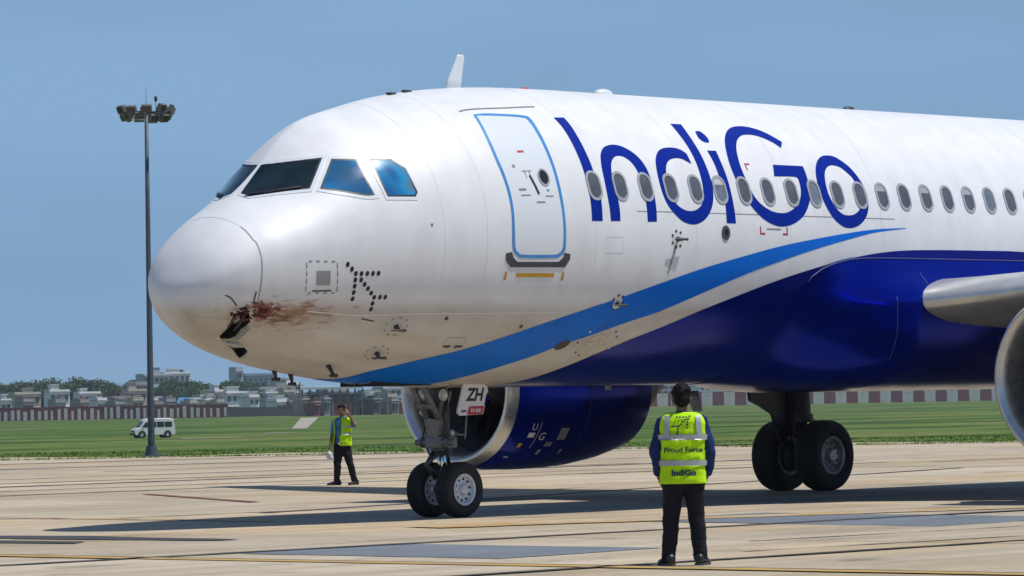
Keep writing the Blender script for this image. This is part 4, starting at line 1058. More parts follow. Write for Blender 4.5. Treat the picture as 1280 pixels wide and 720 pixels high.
for q_, dz in (([(0.55, -0.70), (0.60, -0.69), (0.62, -1.12), (0.585, -1.13)], -0.10), ([(0.52, -0.92), (0.73, -0.86), (0.73, -0.90), (0.53, -0.97)], -0.12), ([(0.66, -0.72), (0.70, -0.72), (0.70, -1.02), (0.675, -1.02)], -0.07), ([(0.80, -1.24), (1.02, -1.24), (1.02, -1.28), (0.80, -1.27)], -0.06)):
    decal('inner_frame', q_, MT['rib'], AIR, off=dz, cell=(0.05, 0.05), thick=0.03)
for (x_, t_, a_, l_) in ((0.77, -0.66, 0.3, 0.12), (0.68, -1.16, -0.9, 0.09), (0.60, -0.565, 1.3, 0.10)):
    ribbon('crack', [(x_, t_), (x_ + l_ * 0.5 * math.cos(a_), t_ + l_ * 0.5 * math.sin(a_) * 0.8 + 0.012), (x_ + l_ * math.cos(a_), t_ + l_ * math.sin(a_) * 0.8)], 0.010, MT['scuff'], AIR)
MT['flesh'] = mat('dried_blood', (0.11, 0.015, 0.012), 0.45, var=0.6, vscale=40, bump=0.6, bscale=60)
bm = bmesh.new()
for k in range(60):
    X_ = rg.uniform(0.50, 0.92); t_ = rg.uniform(-0.74, -0.53) if X_ < 0.74 else rg.uniform(-0.66, -0.54)
    c = fus(np.array([X_]), np.array([t_]), rg.uniform(-0.02, 0.015) if X_ < 0.74 else rg.uniform(-0.01, 0.0))[0]
    r_ = bmesh.ops.create_icosphere(bm, subdivisions=1, radius=rg.uniform(0.012, 0.035))
    for v in r_['verts']: v.co = Vector((v.co.x * 1.6, v.co.y * 0.5, v.co.z * rg.uniform(0.4, 0.9))) + Vector(c)
bm_obj('debris', bm, MT['flesh'], AIR, True)
ribbon('crack', smooth_poly(TR['crack1'], 80, 3, False), 0.016, MT['scuff'], AIR)
ribbon('crack', smooth_poly(TR['crack2'], 80, 3, False), 0.02, MT['scuff'], AIR)
ribbon('crack', [(0.69, -0.47), (0.76, -0.47)], 0.02, MT['scuff'], AIR)
# radome joint all the way round, lap joint, crown gutter, belly seam
ribbon('radome_joint', [(0.74 if abs(t) < 0.5 else 0.725, t) for t in np.linspace(-0.45, 0.9, 30)], 0.014, MT['seam'], AIR)
ribbon('radome_joint', [(0.725, t) for t in np.linspace(0.92, 4.0, 60)], 0.008, MT['seam_light'], AIR)
ribbon('lap_joint', smooth_poly(TR['lap'][2:], 80, 4, False), 0.014, MT['seam_light'], AIR)
ribbon('rain_gutter', smooth_poly(TR['gutter'], 80, 4, False), 0.028, MT['grey_mark'], AIR, off=0.006)
ribbon('skin_seam', TR['seam'], 0.010, MT['grey_mark'], AIR, off=0.003)
for X_ in (3.35, 4.05, 6.05, 8.15, 10.25, 12.4):
    ribbon('skin_seam', [(X_, t) for t in np.linspace(-0.4, 1.5, 40)], 0.006, MT['seam_light'], AIR, off=0.002)

# --- stripe and belly paint (both sides)
def side_band(name, up, lo, m, off):
    for mir in (False, True):
        pts = up + lo[::-1]
        if mir: pts = [(x, -math.pi - t) for x, t in pts]
        decal(name, pts, m, AIR, off=off, cell=(0.2, 0.06))
up = smooth_poly(TR['sw_up'], 60, 4, False); lo = smooth_poly(TR['sw_lo'], 60, 4, False)
# carry both edges on under the keel
up = [(2.62, -1.60), (2.74, -1.50)] + up
lo = [(4.12, -1.60), (4.28, -1.48)] + lo
up = [(x, max(t, -1.5708)) for x, t in up]; lo = [(x, max(t, -1.5708)) for x, t in lo]
side_band('blue_stripe', up, lo, MT['swoosh'], 0.004)
bl = smooth_poly(TR['bl'], 60, 4, False)
bl = [(5.62, -1.5708)] + [(x, t) for x, t in bl if t > -1.56] + [(15.5, bl[-1][1] + 0.004), (18, bl[-1][1] - 0.02), (24, bl[-1][1] - 0.06)]
side_band('belly_paint', bl, [(5.62, -1.5708), (8, -1.5709), (24, -1.5709)], MT['navy'], 0.004)

# --- lettering on the side, one piece for each letter
for key in ('I', 'n', 'd', 'i', 'G', 'o'):
    q = smooth_poly(TR[key], 42, 4)
    h = [smooth_poly(TR['o_in'], 60, 4)] if key == 'o' else []
    L1 = decal('letter', q, MT['letter'], AIR, holes=h, off=0.004)
    L1['label'] = 'blue letter %s of the airline name on the side' % key
    if key == 'i': decal('letter_dot', smooth_poly(TR['idot'], 60, 4), MT['letter'], L1, off=0.004)

# --- cabin windows
TW = 0.310
for k in range(27):
    c = (6.121 + 0.533 * k, TW)
    fr = decal('cabin_window', rrect_pts(c, 0.285, 0.42, 0.135), MT['winframe'], AIR, holes=[rrect_pts(c, 0.215, 0.345, 0.104)], off=0.012, thick=0.012)
    decal('pane', rrect_pts(c, 0.212, 0.342, 0.102), MT['pane_sky'] if k in (5, 9, 17) else MT['pane'], fr, off=0.0045)
    if k in (5, 12, 14, 16, 20):                       # blinds drawn part of the way
        zb = 0.02 if k != 14 else -0.06; q_ = [p_ for p_ in rrect_pts(c, 0.20, 0.33, 0.096)]
        top_ = [p_ for p_ in q_ if p_[1] > c[1] + zb / gir(c[0])]
        decal('blind', top_ , MT['blind'] if k == 5 else MT['winframe'], fr, off=0.006)

# --- passenger door
dout, din = TR['door_out'], TR['door_in']
door = decal('door', [(x, t) for x, t in smooth_poly(din, 60, 3)], MT['frame_white'], AIR, off=0.003)
decal('door_band', smooth_poly(dout, 60, 3), MT['doorblue'], door, holes=[smooth_poly(din, 60, 3)], off=0.005)
decal('scuff_plate', TR['sill'], MT['scuff'], door, off=0.008, thick=0.008)
for k in ('bar1', 'bar2', 'bar3'): decal('amber_mark', TR[k], MT['amber'], door, off=0.004)
pc = TR['porthole'][0]
dw = decal('door_window', disc_pts(pc, 0.105, 0.125), MT['winframe'], door, holes=[disc_pts(pc, 0.08, 0.10)], off=0.012, thick=0.012)
decal('porthole_pane', disc_pts(pc, 0.08, 0.10), MT['seal'], door, off=0.005)
ribbon('handle', [(4.93, 0.385), (5.02, 0.25)], 0.03, MT['black'], door, off=0.012)
decal('placard', rrect_pts((4.935, 0.565), 0.12, 0.035, 0.005), MT['red'], door)
for (x, t, w_, h_) in ((4.74, 0.285, 0.13, 0.035), (4.78, 0.245, 0.17, 0.02), (4.86, 0.415, 0.09, 0.02), (4.95, 0.415, 0.07, 0.02), (5.03, 0.195, 0.16, 0.025), (5.21, 0.235, 0.15, 0.02), (5.20, 0.275, 0.05, 0.03)):
    decal('placard', rrect_pts((x, t), w_, h_, 0.004), MT['grey_mark'], door)
ribbon('placard', [(4.86, 0.42), (4.87, 0.36)], 0.018, MT['grey_mark'], door); ribbon('placard', [(4.94, 0.42), (4.95, 0.365)], 0.018, MT['grey_mark'], door)
decal('vent_dot', disc_pts((4.70, 0.455), 0.028), MT['grey_mark'], door)

# --- flight deck glazing: pane, black seal, raised white surround, both sides
CEN = math.pi / 2
def inset(poly, amt):
    q = [np.array(p_) for p_ in poly]; n = len(q); out = []
    g = np.array([1.0, gir(np.mean([p_[0] for p_ in poly])) * 0.85])
    area = sum(q[i][0] * q[(i + 1) % n][1] - q[(i + 1) % n][0] * q[i][1] for i in range(n))
    sg = 1 if area > 0 else -1
    for i in range(n):
        a, b, c = q[i - 1] * g, q[i] * g, q[(i + 1) % n] * g
        d1 = (b - a) / np.linalg.norm(b - a); d2 = (c - b) / np.linalg.norm(c - b)
        n1 = np.array([-d1[1], d1[0]]) * sg; n2 = np.array([-d2[1], d2[0]]) * sg
        m_ = n1 + n2; m_ /= max(m_ @ n1, 0.35)
        out.append(tuple((b + m_ * amt) / g))
    return out
def roundc(poly, r=0.045):
    q = [np.array(p_) for p_ in poly]; n = len(q); out = []
    g = np.array([1.0, gir(np.mean([p_[0] for p_ in poly])) * 0.85])
    for i in range(n):
        a, b, c = q[i - 1] * g, q[i] * g, q[(i + 1) % n] * g
        la, lc = np.linalg.norm(a - b), np.linalg.norm(c - b)
        p1 = b + (a - b) / la * min(r, la * 0.4); p2 = b + (c - b) / lc * min(r, lc * 0.4)
        for s in (0, .33, .67, 1):
            out.append(tuple(((1 - s) ** 2 * p1 + 2 * s * (1 - s) * b + s * s * p2) / g))
    return out
panes = [('windshield', TR['p_front'], MT['windshield']),
         ('side_window', TR['p_side1'], MT['film']), ('side_window', TR['p_side2'], MT['film'])]
for nme, poly, gm in panes:
    for mir in (False, True):
        q = poly if not mir else [(x, math.pi - t) for x, t in poly]
        fr = decal(nme, inset(q, -0.045), MT['frame_white'], AIR, holes=[inset(q, -0.008)], off=0.006, cell=(0.08, 0.06), thick=0.006)
        decal('seal', inset(q, -0.009), MT['seal'], fr, holes=[inset(q, 0.014)], off=0.005, cell=(0.08, 0.06))
        decal('pane', inset(q, 0.013), gm if not mir or nme != 'side_window' else MT['windshield'], fr, off=0.0035, cell=(0.08, 0.06))
# wipers
for mir in (False, True):
    f_ = (lambda t: math.pi - t) if mir else (lambda t: t)
    ribbon('wiper', [(1.235, f_(1.30)), (1.36, f_(1.06)), (1.50, f_(0.92)), (1.66, f_(0.79))], 0.028, MT['black'], AIR, off=0.022)
    ribbon('wiper', [(1.20, f_(1.33)), (1.26, f_(1.22))], 0.035, MT['black'], AIR, off=0.03)

# --- stencils and probes on the nose
sp = TR['static']
loop = [(1.342, -0.077), (1.775, -0.123), (1.83, -0.391), (1.377, -0.377)]
def dashes(pts, n, w, ln, m, nm='stencil_dash'):
    for i in range(len(pts)):
        a, b = np.array(pts[i]), np.array(pts[(i + 1) % len(pts)])
        for k in range(n):
            c = a + (b - a) * (k + 0.5) / n; u = (b - a) / np.linalg.norm((b - a) * np.array([1, 1.0]))
            ribbon(nm, [tuple(c - u * ln / 2), tuple(c + u * ln / 2)], w, m, AIR)
dashes(loop, 4, 0.014, 0.05, MT['grey_mark'])
decal('static_plate', TR['static_in'], MT['seam'], AIR, off=0.006, thick=0.006)
ribbon('stencil_dash', [(1.47, -0.362), (1.74, -0.368)], 0.018, MT['scuff'], AIR)
for c in TR['dots']:
    decal('logo_dot', disc_pts(c, 0.027, n=14, g=gir(c[0]) * 0.85), MT['letter'] if False else MT['black'], AIR, off=0.003)
def probe(c, big=0.17, arm=True, ring=True):
    if ring:
        for k in range(9):
            a = 2 * math.pi * k / 9
            g = gir(c[0])
            q = (c[0] + big * math.cos(a), c[1] + big * 0.8 * math.sin(a) / g); t2 = (c[0] + big * math.cos(a + 0.28), c[1] + big * 0.8 * math.sin(a + 0.28) / g)
            ribbon('stencil_dash', [q, t2], 0.018, MT['grey_mark'], AIR)
    bm = bmesh.new()
    P0 = fus(np.array([c[0]]), np.array([c[1]]), 0.0)[0]; P1 = fus(np.array([c[0]]), np.array([c[1]]), 0.085)[0]
    add_tube(bm, [P0, P1], [0.038, 0.02], 8)
    add_tube(bm, [Vector(P1) + Vector((0.12, 0, 0)), Vector(P1) + Vector((-0.15, 0, 0))], [0.02, 0.008], 8)
    bm_obj('probe', bm, MT['scuff'], AIR, True)
for k in ('probe1', 'probe2'): probe(TR[k][0])
for k in ('aoa', 'aoa2'):
    c = TR[k][0]
    decal('probe_plate', disc_pts(c, 0.09), MT['seam_light'], AIR, off=0.004)
    for j in range(7):
        a = 2 * math.pi * j / 7; decal('stencil_dot', disc_pts((c[0] + 0.11 * math.cos(a), c[1] + 0.11 * math.sin(a) / 2), 0.022, n=10), MT['scuff'], AIR, off=0.005)
    probe(c, ring=False)
MT['streak'] = mat('oil_streak', (0.32, 0.31, 0.30), 0.5, var=0.3, vscale=12)
ribbon('oil_streak', [(7.70, -0.07), (7.63, -0.20), (7.60, -0.27)], 0.035, MT['streak'], AIR)
c = TR['outlet'][0]
decal('drain_outlet', disc_pts(c, 0.085, 0.10), MT['scuff'], AIR, holes=[disc_pts(c, 0.045, 0.055)], off=0.015, thick=0.015); decal('drain_outlet', disc_pts(c, 0.046, 0.056), MT['seal'], AIR, off=0.004)
c = TR['oval'][0]
decal('access_panel', disc_pts(c, 0.21, 0.15), MT['torn'], AIR, off=0.004)
for j in range(16):
    a = 2 * math.pi * j / 16; decal('stencil_dot', disc_pts((c[0] + 0.38 * math.cos(a), c[1] + 0.27 * math.sin(a) / 2), 0.018, n=8), MT['scuff'] if j % 3 else MT['frame_white'], AIR, off=0.007)
c = TR['blackoval'][0]
decal('intake_scoop', disc_pts(c, 0.13, 0.085, rot=0.4), MT['seal'], AIR, off=0.007)
decal('access_panel', TR['panel'], MT['seam_light'], AIR, holes=[inset(TR['panel'], 0.012)], off=0.002)
def bracket(c, fx, fy, m):
    s = 0.10
    ribbon('rescue_mark', [(c[0], c[1] + fy * s / 2), (c[0], c[1])], 0.025, m, AIR); ribbon('rescue_mark', [(c[0] - fx * 0.012, c[1]), (c[0] + fx * s, c[1])], 0.025, m, AIR)
bracket((9.56, 0.012), 1, 1, MT['red']); bracket((10.16, 0.012), -1, 1, MT['red']); bracket((9.55, 0.515), 1, -1, MT['red'])
ribbon('stencil_dash', [(9.70, 0.045), (10.02, 0.045)], 0.02, MT['grey_mark'], AIR)
for c, ln in (((2.32, -1.19), 0.14), ((1.9, -1.60), 0.1), ((2.2, -1.60), 0.12)):
    P0, P1 = fus(np.array([c[0]]), np.array([c[1]]), -0.01)[0], fus(np.array([c[0] + 0.06]), np.array([c[1]]), ln)[0]
    bm = bmesh.new(); add_tube(bm, [P0, P1], [0.035, 0.018], 6); add_tube(bm, [P1 + np.array([-.07, 0, 0]), P1 + np.array([.05, 0, 0])], [0.02, 0.028], 6); bm_obj('probe', bm, MT['metal_dark'], AIR, True)
for c in ((3.90, -0.845), (4.05, -0.845)): decal('stencil_dot', disc_pts(c, 0.03, n=10), MT['scuff'], AIR)
ribbon('stencil_dash', [(2.30, -0.62), (2.50, -0.64)], 0.02, MT['scuff'], AIR)
decal('stencil_dash', rrect_pts((3.98, -0.80), 0.34, 0.16, 0.02), MT['seam'], AIR, holes=[rrect_pts((3.98, -0.80), 0.325, 0.145, 0.02)], off=0.002)
for c in TR['vent'][3:]: decal('vent_slot', disc_pts((c[0], c[1]), 0.07, 0.02), MT['seal'], AIR, off=0.003)
decal('vent_slot', disc_pts((3.62, -0.60), 0.03), MT['scuff'], AIR); decal('vent_slot', disc_pts((5.0, -0.66), 0.03), MT['scuff'], AIR)
decal('vent_slot', disc_pts((3.15, 0.08), 0.02), MT['grey_mark'], AIR)

# --- crown antennas
def blade(name, x0, zb, h, root_c, tip_c, sweep, th, m, y=0.0):
    bm = bmesh.new(); n = 10
    rings = []
    for s in (0, 0.35, 0.7, 0.95, 1.0):
        c = root_c + (tip_c - root_c) * s; c *= 1 if s < 1 else 0.8
        xo = x0 + sweep * s
        ring = []
        for k in range(n):
            a = 2 * math.pi * k / n
            ring.append(bm.verts.new((xo + c / 2 - c / 2 * math.cos(a), y + th * (1 - 0.5 * s) * math.sin(a) * (1.1 - 0.5 * (0.5 - 0.5 * math.cos(a))), zb + h * s)))
        rings.append(ring)
    for a, b in zip(rings, rings[1:]):
        for k in range(n): bm.faces.new((a[k], a[(k + 1) % n], b[(k + 1) % n], b[k]))
    bm.faces.new(rings[0][::-1]); bm.faces.new(rings[-1])
    return bm_obj(name, bm, m, AIR, True)
blade('antenna', 5.17, 5.80, 0.52, 0.36, 0.15, 0.30, 0.035, MT['frame_white'])
for X_, y_ in ((4.05, -0.1), (4.35, -0.1)):
    zt = float(sec(X_)[0]); bm = bmesh.new(); add_box(bm, (X_, y_, zt + 0.01), (0.12, 0.09, 0.03), bevel=0.01); bm_obj('antenna', bm, MT['scuff'], AIR)
for X_, m_, r_ in ((6.85, MT['red'], 0.04), (8.5, MT['frame_white'], 0.10), (14.2, MT['metal_dark'], 0.07)):
    bm = bmesh.new(); r__ = bmesh.ops.create_uvsphere(bm, u_segments=14, v_segments=8, radius=r_)
    for v in bm.verts: v.co = Vector((v.co.x * 1.9 + X_, v.co.y + 0.0, v.co.z * 0.8 + 5.90))
    bm_obj('beacon' if m_ is MT['red'] else 'antenna', bm, m_, AIR, True)

# --- belly fairing
def th_top(X): return np.interp(X, [10.25, 10.45, 10.6, 10.77, 11.0, 11.28, 11.64, 12.1, 12.7, 23], [-1.2, -0.62, -0.38, -0.284, -0.226, -0.19, -0.155, -0.137, -0.13, -0.13])
def fair(X, s):
    """s 0..1 from the port shoulder round the keel to starboard"""
    X = np.asarray(X, float); s = np.asarray(s, float)
    t0 = th_top(X); th = t0 + (-math.pi - 2 * t0) * s
    grow = np.clip((X - 10.3) / 2.5, 0, 1); grow = grow * grow * (3 - 2 * grow)
    taper = np.clip((23.0 - X) / 5.0, 0, 1); grow = grow * taper
    u = np.minimum(s, 1 - s) * 2                      # 0 at the shoulder, 1 at the keel
    sk = fus(X, th, 0.010)
    # boxy section of the full fairing: shoulder, upright flank, rounded bilge, flat keel
    qu = [0.0, 0.10, 0.20, 0.30, 0.42, 0.56, 0.70, 0.82, 0.92, 1.0]
    qy = [1.985, 2.10, 2.27, 2.36, 2.36, 2.26, 1.96, 1.35, 0.66, 0.0]
    qz = [3.565, 3.34, 3.12, 2.90, 2.55, 2.16, 1.84, 1.67, 1.62, 1.61]
    gy = pchip(qu, qy, u) * np.where(s < 0.5, -1, 1); gz = pchip(qu, qz, u)
    t1 = np.interp(X, [12.6, 23], [-0.13, -0.13])
    g = grow
    return np.stack([sk[..., 0], sk[..., 1] * (1 - g) + gy * g, sk[..., 2] * (1 - g) + gz * g], -1)
fx = np.concatenate([np.linspace(10.25, 13.2, 46), np.linspace(13.4, 23, 26)]); fsn = np.linspace(0, 1, 72)
FXm, FSm = np.meshgrid(fx, fsn, indexing='ij')
FP = fair(FXm.ravel(), FSm.ravel())
n = len(fsn)
ff = [(i * n + j, (i + 1) * n + j, (i + 1) * n + j + 1, i * n + j + 1) for i in range(len(fx) - 1) for j in range(n - 1)]
me = mesh_from('belly_fairing', FP, ff)
bm = bmesh.new(); bm.from_mesh(me); bmesh.ops.recalc_face_normals(bm, faces=bm.faces[:]); bm.to_mesh(me); bm.free()
fo = link('belly_fairing', me, MT['navy'], AIR, True)
MT['navy_edge'] = mat('fairing_seal', (0.05, 0.06, 0.22), 0.5)
bm = bmesh.new(); add_tube(bm, [fair(np.array([x]), np.array([0.004]))[0] + np.array([0, -0.008, 0]) for x in fx[7:]], 0.010, 6); bm_obj('fairing_seal', bm, MT['navy_edge'], fo, True)
for q in ([(12.3, 0.13), (12.32, 0.30)], [(13.1, 0.05), (13.12, 0.16)]):
    bm = bmesh.new(); add_tube(bm, [fair(np.array([q[0][0] + (q[1][0] - q[0][0]) * k / 8]), np.array([q[0][1] + (q[1][1] - q[0][1]) * k / 8]))[0] for k in range(9)], 0.006, 5); bm_obj('panel_seam', bm, MT['navy_edge'], fo, True)

# --- wings
def naca(t, n=16):
    x = 0.5 * (1 - np.cos(np.linspace(0, np.pi, n + 1)))
    y = 5 * t * (0.2969 * np.sqrt(x) - 0.126 * x - 0.3516 * x**2 + 0.2843 * x**3 - 0.1015 * x**4)
    cam_ = 0.02 * np.sin(np.pi * x)
    up_ = list(zip(x, y + cam_)); dn = list(zip(x, -y * 0.9 + cam_))
    return up_[::-1] + dn[1:-1]
WS = [(1.2, 12.55, 6.6, 2.86, 0.13, 4.0), (2.0, 12.72, 6.4, 2.88, 0.13, 3.8), (2.7, 12.95, 6.1, 2.93, 0.125, 3.5), (6.4, 14.55, 4.1, 3.30, 0.125, 1.5), (11.0, 16.78, 2.9, 3.74, 0.112, 0.5), (15.8, 19.22, 1.75, 4.22, 0.108, -0.5), (16.6, 19.7, 1.45, 4.40, 0.10, -0.5), (17.2, 20.3, 1.15, 5.0, 0.09, 0), (17.55, 20.9, 0.75, 6.3, 0.085, 0)]
def wing(sd):
    bm = bmesh.new(); rings = []
    for (y, xl, c, z, t, tw) in WS:
        P = naca(t); k = math.sin(R(tw))
        rings.append([bm.verts.new((xl + c * a, sd * y, z + c * b - c * a * k)) for a, b in P])
    for a, b in zip(rings, rings[1:]):
        for k in range(len(a)): bm.faces.new((a[k], a[(k + 1) % len(a)], b[(k + 1) % len(a)], b[k]))
    bm.faces.new(rings[0]); bm.faces.new(rings[-1][::-1])
    w_ = bm_obj('wing', bm, MT['wing'], AIR, True); autosmooth(w_, 50)
    # leading-edge slats
    for y0, y1 in ((2.05, 5.0), (6.5, 9.4), (9.45, 12.4), (12.45, 15.6)):
        bm = bmesh.new(); rr = []
        for y in np.linspace(y0, y1, 6):
            c = np.interp(y, [q[0] for q in WS], [q[2] for q in WS]); xl = np.interp(y, [q[0] for q in WS], [q[1] for q in WS]); z = np.interp(y, [q[0] for q in WS], [q[3] for q in WS]); t = np.interp(y, [q[0] for q in WS], [q[4] for q in WS]); tw = math.sin(R(np.interp(y, [q[0] for q in WS], [q[5] for q in WS])))
            P = [(a, b) for a, b in naca(t, 30) if a < 0.13]
            rr.append([bm.verts.new((xl + c * a * 1.0 - 0.02, sd * y, z + c * b * 1.03 - c * a * tw)) for a, b in P])
        for a, b in zip(rr, rr[1:]):
            for k in range(len(a) - 1): bm.faces.new((a[k], a[k + 1], b[k + 1], b[k]))
        bm.faces.new(rr[0]); bm.faces.new(rr[-1][::-1])
        o = bm_obj('slat', bm, MT['slat'], w_, True); autosmooth(o, 40)
    for y in (4.2, 8.6, 12.3):
        xl = np.interp(y, [q[0] for q in WS], [q[1] + q[2] for q in WS]); z = np.interp(y, [q[0] for q in WS], [q[3] for q in WS])
        bm = bmesh.new(); add_tube(bm, [(xl - 1.9, sd * y, z - 0.18), (xl - 1.2, sd * y, z - 0.36), (xl - 0.2, sd * y, z - 0.36), (xl + 0.7, sd * y, z - 0.30)], [0.02, 0.2, 0.18, 0.02], 10); bm_obj('flap_track_fairing', bm, MT['wing'], w_, True)
wing(-1); wing(1)
# --- tail
def surf_loft(name, st, m):
    """stations: (leading-edge point, chord, thickness direction, t)"""
    bm = bmesh.new(); rings = []
    for (le, c, nd, t) in st:
        rings.append([bm.verts.new(Vector(le) + Vector((c * a, 0, 0)) + Vector(nd) * (c * b)) for a, b in naca(t)])
    for a, b in zip(rings, rings[1:]):
        for k in range(len(a)): bm.faces.new((a[k], a[(k + 1) % len(a)], b[(k + 1) % len(a)], b[k]))
    bm.faces.new(rings[0]); bm.faces.new(rings[-1][::-1])
    return autosmooth(bm_obj(name, bm, m, AIR, True), 50)
surf_loft('tail_fin', [((29.6, 0, 5.5), 6.4, (0, 1, 0), 0.10), ((34.6, 0, 11.7), 2.3, (0, 1, 0), 0.09)], MT['navy'])
for sd in (-1, 1): surf_loft('tailplane', [((32.3, sd * 0.3, 5.0), 4.0, (0, 0, 1), 0.10), ((35.6, sd * 6.2, 5.6), 1.4, (0, 0, 1), 0.09)], MT['white'])

# --- engines
def engine(sd):
    ey, ez, ex = sd * 5.75, 1.75, 11.42
    O = Vector((ex, ey, ez)); A = Vector((1, 0, 0))
    cowl = [(0.205, 1.218), (0.36, 1.237), (0.7, 1.262), (1.2, 1.278), (1.8, 1.272), (2.4, 1.235), (3.0, 1.155), (3.60, 1.02)]
    bm = bmesh.new(); add_lathe(bm, cowl + [(3.59, 0.985), (3.0, 1.04)], O, A, 72)
    co = bm_obj('engine', bm, MT['navy'], AIR, True); autosmooth(co, 40)
    co['label'] = 'dark blue engine nacelle with a silver intake lip'
    lip = [(0.60, 0.985), (0.40, 0.985), (0.20, 1.000), (0.08, 1.035), (0.015, 1.085), (0.0, 1.125), (0.02, 1.155), (0.07, 1.183), (0.13, 1.203), (0.20, 1.217)]
    bm = bmesh.new(); add_lathe(bm, lip, O, A, 72); bm_obj('intake_lip', bm, MT['metal'], co, True)
    MT.setdefault('barrel', mat('intake_barrel', (0.10, 0.10, 0.105), 0.5, var=0.15, vscale=4))
    bm = bmesh.new(); add_lathe(bm, [(0.60, 0.983), (1.0, 0.985), (1.45, 0.99)], O, A, 72); bm_obj('intake_barrel', bm, MT['barrel'], co, True)
    bm = bmesh.new(); add_lathe(bm, [(1.45, 0.99), (1.46, 0.001)], O, A, 48); bm_obj('fan_case', bm, MT['dark'], co)
    for k in range(18):
        a0 = 2 * math.pi * k / 18
        bm = bmesh.new(); L_, T_ = [], []
        for s in range(7):
            r = 0.28 + 0.69 * s / 6; tw = R(28 + 34 * s / 6); ch = 0.19 + 0.05 * s / 6
            a = a0 + 0.10 * math.sin(s / 6 * 3.1)
            rad = Vector((0, math.cos(a), math.sin(a))); tan = Vector((0, -math.sin(a), math.cos(a)))
            c = O + A * 1.22 + rad * r
            dv = A * math.cos(tw) * ch + tan * math.sin(tw) * ch
            L_.append(bm.verts.new(c - dv)); T_.append(bm.verts.new(c + dv))
        for s in range(6): bm.faces.new((L_[s], L_[s + 1], T_[s + 1], T_[s]))
        bm_obj('fan_blade', bm, MT['metal_dark'], co, True, fix=False)
    bm = bmesh.new(); add_lathe(bm, [(0.72, 0.001), (0.76, 0.07), (0.88, 0.17), (1.05, 0.26), (1.25, 0.30)], O, A, 28); bm_obj('spinner', bm, MT['metal_dark'], co, True)
    bm = bmesh.new(); add_lathe(bm, [(2.9, 0.72), (3.5, 0.62), (4.1, 0.48), (4.5, 0.38)], O, A, 40); bm_obj('core_cowl', bm, MT['metal_dark'], co, True)
    bm = bmesh.new(); add_lathe(bm, [(4.3, 0.30), (4.6, 0.24), (4.9, 0.12), (5.1, 0.02)], O, A, 28); bm_obj('exhaust_plug', bm, MT['metal_dark'], co, True)
    bm = bmesh.new(); add_prism(bm, [Vector((ex + 1.2, ey - 0.18, ez + 1.2)), Vector((ex + 2.6, ey - 0.18, ez + 1.72)), Vector((ex + 6.0, ey - 0.18, ez + 1.45)), Vector((ex + 5.2, ey - 0.18, ez + 0.75)), Vector((ex + 3.2, ey - 0.18, ez + 0.7))], (0, 0.36, 0)); bm_obj('pylon', bm, MT['navy'], co)
    bm = bmesh.new(); add_prism(bm, [Vector((ex + 0.9, ey - sd * 0.98, ez + 0.78)), Vector((ex + 2.1, ey - sd * 1.02, ez + 0.80)), Vector((ex + 2.1, ey - sd * 1.40, ez + 1.13)), Vector((ex + 1.6, ey - sd * 1.36, ez + 1.10))], (0, 0.02, 0.03)); bm_obj('strake', bm, MT['navy'], co)
    return co, O
eng, EO = engine(1)
eng2, _ = engine(-1)
CP = [(0.36, 1.235), (0.7, 1.262), (1.2, 1.278), (1.8, 1.272), (2.4, 1.225), (2.9, 1.145), (3.45, 1.02)]
def cowlmap(x, phi, off=0.0):
    """inboard flank of the starboard nacelle, phi measured up from the horizontal"""
    x = np.asarray(x, float); phi = np.asarray(phi, float)
    r = np.interp(x, [q[0] for q in CP], [q[1] for q in CP]) + off
    return np.stack([EO.x + x, EO.y - r * np.cos(phi), EO.z + r * np.sin(phi)], -1)
def cp(x, ph, w, h, m, sk=0.0):
    g = 1.26
    decal('cowl_placard', [(x - w / 2 - sk, ph - h / 2 / g), (x + w / 2 - sk, ph - h / 2 / g), (x + w / 2 + sk, ph + h / 2 / g), (x - w / 2 + sk, ph + h / 2 / g)], m, eng, off=0.006, fmap=cowlmap, cell=(0.1, 0.05))

def text_decal(name, text, size, fmap, m, parent, off=0.004, cell=(0.03, 0.03), shear=0.0, stretch=(1, 1), bold=0.0):
    """lettering: flat text whose (x, y) metres are handed to fmap(x, y, off) -> points on a surface"""
    cu = bpy.data.curves.new('t', 'FONT'); cu.body = text; cu.size = size; cu.align_x = 'CENTER'; cu.align_y = 'CENTER'; cu.resolution_u = 3
    cu.offset = bold
    o = bpy.data.objects.new('t', cu); COL.objects.link(o)
    dg = bpy.context.evaluated_depsgraph_get(); dg.update()
    me = bpy.data.meshes.new_from_object(o.evaluated_get(dg)); bpy.data.objects.remove(o)
    bm = bmesh.new(); bm.from_mesh(me); bpy.data.meshes.remove(me)
    bmesh.ops.triangulate(bm, faces=bm.faces[:])
    for v in bm.verts: v.co = Vector((v.co.x * stretch[0] + v.co.y * shear, v.co.y * stretch[1], 0))
    xs = [v.co.x for v in bm.verts]; ys = [v.co.y for v in bm.verts]
    for ax, lo, hi, st in ((0, min(xs), max(xs), cell[0]), (1, min(ys), max(ys), cell[1])):
        q = math.ceil(lo / st) * st
        while q < hi:
            bmesh.ops.bisect_plane(bm, geom=bm.verts[:] + bm.edges[:] + bm.faces[:], dist=1e-6, plane_co=(q, 0, 0) if ax == 0 else (0, q, 0), plane_no=(1, 0, 0) if ax == 0 else (0, 1, 0)); q += st
    bm.verts.ensure_lookup_table()
    uv = np.array([v.co[:2] for v in bm.verts]); P = fmap(uv[:, 0], uv[:, 1], off)
    for v, q in zip(bm.verts, P): v.co = q
    o = bm_obj(name, bm, m, parent, fix=False)
    o['kind'] = 'stuff'
    return o
WM = MT['plate']
text_decal('cowl_letter', 'U', 0.17, lambda x, y, o: cowlmap(0.67 + x, -0.50 + y / 1.26, o), WM, eng)
text_decal('cowl_letter', 'G', 0.20, lambda x, y, o: cowlmap(0.92 + x, -0.64 + y / 1.26, o), WM, eng)
